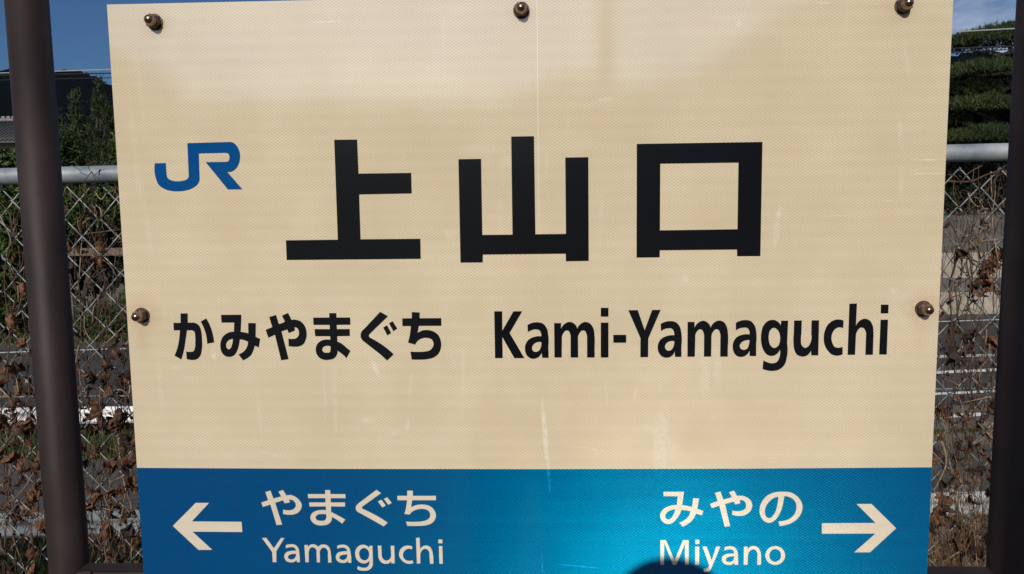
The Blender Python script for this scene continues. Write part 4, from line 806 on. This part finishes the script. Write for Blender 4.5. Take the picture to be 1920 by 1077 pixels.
# panel: 3 mm sheet
TL, TR, BL, BR = on_y(201, 9, 0), on_y(1788.6, -24, 0), on_y(272, 1122, 0), on_y(1735.8, 1122, 0)
xl, xr = (TL.x+BL.x)/2, (TR.x+BR.x)/2; zt = (TL.z+on_y(600, 0, 0).z)/2; zbm = BL.z
panel = empty('panel', (0, 0, 0)); panel.parent = sign
bpy.data.objects.remove(panel)
b = MB(); b.box((xl, .0, zbm-1.55), (xr, .003, zt-1.55))
panel = b.build('panel', [CREAM, ALU], sign); panel.location = (0, -.03, 1.55)
for pgn in panel.data.polygons:
    pgn.material_index = 0 if pgn.normal.y < -.5 else 1
yb = [on_y(x, y, 0).z for x, y in ((258,877.5),(620,879.5),(1010,880),(1400,879),(1750,876.5))]
xs_ = [xl, on_y(620,880,0).x, on_y(1010,880,0).x, on_y(1400,879,0).x, xr]
band = MB(); v = []; f = []
for x, z in zip(xs_, yb):
    v += [(x, -.00025, z-1.55), (x, -.00025, zbm-1.55), (x, .0, z-1.55)]
for i in range(4):
    a = i*3; f += [(a+1, a+4, a+3, a), (a, a+3, a+5, a+2)]
f += [(0,2,1), (12,13,14)]
band.add(v, f).build('blue_band', BLUE, panel)
MATS = {'k': BLACK, 'b': LOGO, 'w': WHITE}
for m_, nm, org, sc_, cs in GLYPHS:
    y0 = -.0005 if m_ == 'w' else -.00025
    plate(nm, cs, y0, -.0001 if m_ != 'w' else -.0002, MATS[m_], panel, org, sc_)
# cap nuts (acorn nuts) on the face
def nut_mesh():
    h = MB(); R6 = .0086
    ring = lambda r, y: [(r*math.cos(k*math.pi/3), y, r*math.sin(k*math.pi/3)) for k in range(6)]
    v = ring(R6, 0)+ring(R6, -.0075)+ring(R6*.80, -.0095); f = []
    for q in range(2):
        for k in range(6): f.append((q*6+k, q*6+(k+1) % 6, q*6+6+(k+1) % 6, q*6+6+k))
    f.append(tuple(range(12, 18))); h.add(v, f)
    d = MB(); prof = [(.0068,-.0093),(.0068,-.0105),(.0062,-.0112),(.0059,-.0135),(.0052,-.0160),(.0039,-.0180),(.0021,-.0191)]
    n = 24; v = [(r*math.cos(k*2*math.pi/n), y, r*math.sin(k*2*math.pi/n)) for r, y in prof for k in range(n)]; f = []
    for i in range(len(prof)-1):
        for k in range(n): f.append((i*n+k, i*n+(k+1) % n, (i+1)*n+(k+1) % n, (i+1)*n+k))
    v.append((0,-.0194,0)); t = len(v)-1
    for k in range(n): f.append(((len(prof)-1)*n+k, (len(prof)-1)*n+(k+1) % n, t))
    v[:] = [(x, -.0093+(y+.0093)*.86, z) for x, y, z in v]; d.add(v, f)
    ws = MB(); ws.tube([(0,0,0),(0,-.0014,0)], .0098, 24)
    return h.mesh('nut_base', NUTHEX), d.mesh('nut_dome', NUT, True), ws.mesh('washer', NUTHEX)
hm, dm, wsm = nut_mesh()
for i, (px, py, a) in enumerate(((290.5,42,.3),(977.5,20,.0),(1692.5,11.5,.5),(266.5,591.5,.45),(1730.5,579,.35))):
    p = on_y(px, py, 0); o = obj('cap_nut', hm, sign); o.location = (p.x, -.03-.0014, p.z); o.rotation_euler = (0, a, 0)
    c = obj('dome', dm, o); c2_ = obj('washer', wsm, o); c2_.location = (0, .0014, 0)

# ------------------------------------------------------------------ the photographer, seen in the photo by the shadow of the head on the sign
SKIN = mat('skin', (.42,.27,.2), .6); SHIRT = mat('shirt', (.10,.11,.14), .9, var=.2, scale=30); TROUSER = mat('trousers', (.05,.05,.06), .9, var=.2, scale=40)
HAIR = mat('hair', (.012,.010,.009), .6, var=.4, scale=200); SHOE = mat('shoe', (.03,.03,.03), .6)
tip = on_y(1266, 1061, 0); hy_ = CAM.y-.150
top = tip + (-SUN)*((hy_-tip.y)/(-SUN.y))                    # crown of the head
hx, hz = top.x, top.z-.112                                   # head centre
fig = empty('person', (hx, hy_-.06, 0)); tag(fig, 'person in a dark shirt and trousers holding up a camera, whose head shadows the sign', 'person')
fx, fy = hx, hy_-.06; sh = hz-.235
V = []; Ed = []; Rr = []
def jv(x, y, z, r, par=None):
    V.append((x-fx, y-fy, z)); Rr.append(r); i = len(V)-1
    if par is not None: Ed.append((par, i))
    return i
pel = jv(hx, fy, .93, .135); wst = jv(hx, fy-.01, 1.08 if sh > 1.2 else .9, .12, pel); chs = jv(hx, fy-.01, sh-.12, .135, wst); nek = jv(hx, fy+.01, sh+.05, .055, chs); hd0 = jv(hx, hy_-.01, hz-.06, .062, nek); hd1 = jv(hx, hy_, hz+.01, .088, hd0); hd2 = jv(hx, hy_, hz+.05, .066, hd1)
for s_ in (-1, 1):
    a = jv(hx+s_*.165, fy, sh-.02, .058, chs); e = jv(hx+s_*.225, fy+.06, sh-.26, .045, a)
    wx = CAM.x+s_*.075; wr = jv(wx, CAM.y-.075, CAM.z-.055, .028, e); pm = jv(CAM.x+s_*.068, CAM.y-.052, CAM.z-.01, .028, wr)
    for q in range(4): 
        f1 = jv(CAM.x+s_*.066, CAM.y-.026, CAM.z+.022-q*.016, .009, pm); jv(CAM.x+s_*.048, CAM.y-.010, CAM.z+.022-q*.016, .008, f1)
    jv(CAM.x+s_*.05, CAM.y-.060, CAM.z-.012, .010, pm)
    hp_ = jv(hx+s_*.095, fy, .86, .095, pel); kn = jv(hx+s_*.105, fy+.02, .48, .062, hp_); an = jv(hx+s_*.11, fy-.02, .09, .042, kn); jv(hx+s_*.12, fy+.13, .04, .038, an)
me = bpy.data.meshes.new('body'); me.from_pydata(V, Ed, []); me.update()
body = obj('body', me, fig)
body.modifiers.new('skin', 'SKIN'); sv = me.skin_vertices[0].data
for i, r_ in enumerate(Rr): sv[i].radius = (r_, r_); sv[i].use_root = (i == 0)
ss = body.modifiers.new('sub', 'SUBSURF'); ss.levels = 2; ss.render_levels = 2
dg = bpy.context.evaluated_depsgraph_get(); bm_ = bpy.data.meshes.new_from_object(body.evaluated_get(dg)); body.modifiers.clear(); body.data = bm_
for m_ in (SHIRT, TROUSER, SKIN, SHOE): bm_.materials.append(m_)
for pgn in bm_.polygons:
    c = pgn.center; wz = c.z; pgn.use_smooth = True
    near = (Vector((c.x+fx, c.y+fy, c.z))-CAM).length < .16
    pgn.material_index = 2 if (wz > sh+.03 or near) else (3 if wz < .09 else (1 if wz < .97 else 0))
hb_ = bmesh.new(); bmesh.ops.create_uvsphere(hb_, u_segments=24, v_segments=16, radius=1)
hb_.verts.ensure_lookup_table()
for v_ in hb_.verts: v_.co = Vector((v_.co.x*.097, v_.co.y*.098, v_.co.z*.112))
bmesh.ops.delete(hb_, geom=[v_ for v_ in hb_.verts if v_.co.z < -.03 or (v_.co.y > .05 and v_.co.z < .055)], context='VERTS')
hme = bpy.data.meshes.new('hair'); hb_.to_mesh(hme); hb_.free(); hme.materials.append(HAIR); hme.shade_smooth()
ho = obj('hair', hme, fig); ho.location = (hx-fx, hy_-fy, hz)
# face features on the front of the head
b = MB(); fyy = hy_+.075
b.add([(hx-fx-.014, fyy-fy, hz-.035), (hx-fx+.014, fyy-fy, hz-.035), (hx-fx, fyy-fy+.022, hz-.032), (hx-fx, fyy-fy, hz+.012)], [(0,1,2),(0,2,3),(1,3,2)]); b.build('nose', SKIN, fig)
for s_ in (-1, 1):
    b = MB(); b.tube([(hx-fx+s_*.080, hy_-fy-.005, hz-.035), (hx-fx+s_*.092, hy_-fy-.012, hz-.01), (hx-fx+s_*.086, hy_-fy-.012, hz+.02)], [.010,.012,.008], 7); b.build('ear', SKIN, fig, True)
# the camera in the hands, lens towards the sign, just behind the picture's own viewpoint
cm = empty('compact_camera', (CAM.x, CAM.y-.03, CAM.z)); tag(cm, 'small black compact camera held up in both hands towards the sign', 'camera')
BLK = mat('camera_black', (.02,.02,.02), .5)
bevel(MB().box((-.048, -.014, -.03), (.048, .006, .03)).build('camera_body', BLK, cm), .004)
b = MB(); b.tube([(0, .0065, 0), (0, .02, 0)], [.024, .021], 24); b.build('lens', BLK, cm, True)

# ------------------------------------------------------------------ behind the photographer (mirrored faintly in the glossy film)
def mirror(px, py, y): p = on_y(px, py, y); return Vector((p.x, -p.y, p.z))
WOODS = mat('wooded_ridge', (.012,.022,.010), .95, c2=(.022,.036,.015), scale=.15, bump=1, bscale=.5, detail=8)
mp_ = [mirror(x, y, 95) for x, y in ((-900,-60),(-300,20),(60,60),(200,95),(290,118),(330,160),(365,186),(500,188),(700,190),(900,188),(990,170),(1030,140),(1110,133),(1160,146),(1210,158),(1260,152),(1330,118),(1400,62),(1490,8),(1600,-30),(1900,-60),(2600,-80))]
hill('hills', [(p.x, p.z) for p in mp_], -95, 40, WOODS, .5, 9, sub=300, drop=-1)

# steel pole standing on the platform behind the photographer: its shadow lies along the right post
py2 = -1.95; pxx = .6165 + (py2-.0)/SUN.y*SUN.x
pp = empty('platform_pole', (pxx, py2, 0)); tag(pp, 'slim brown steel pole on the platform behind the photographer', 'pole')
b = MB(); b.tube([(0,0,0),(0,0,4.2)], .0265, 20); b.build('shaft', PAINT, pp, True)
MB().box((-.09,-.09,0),(.09,.09,.012)).build('base_plate', PAINT, pp)
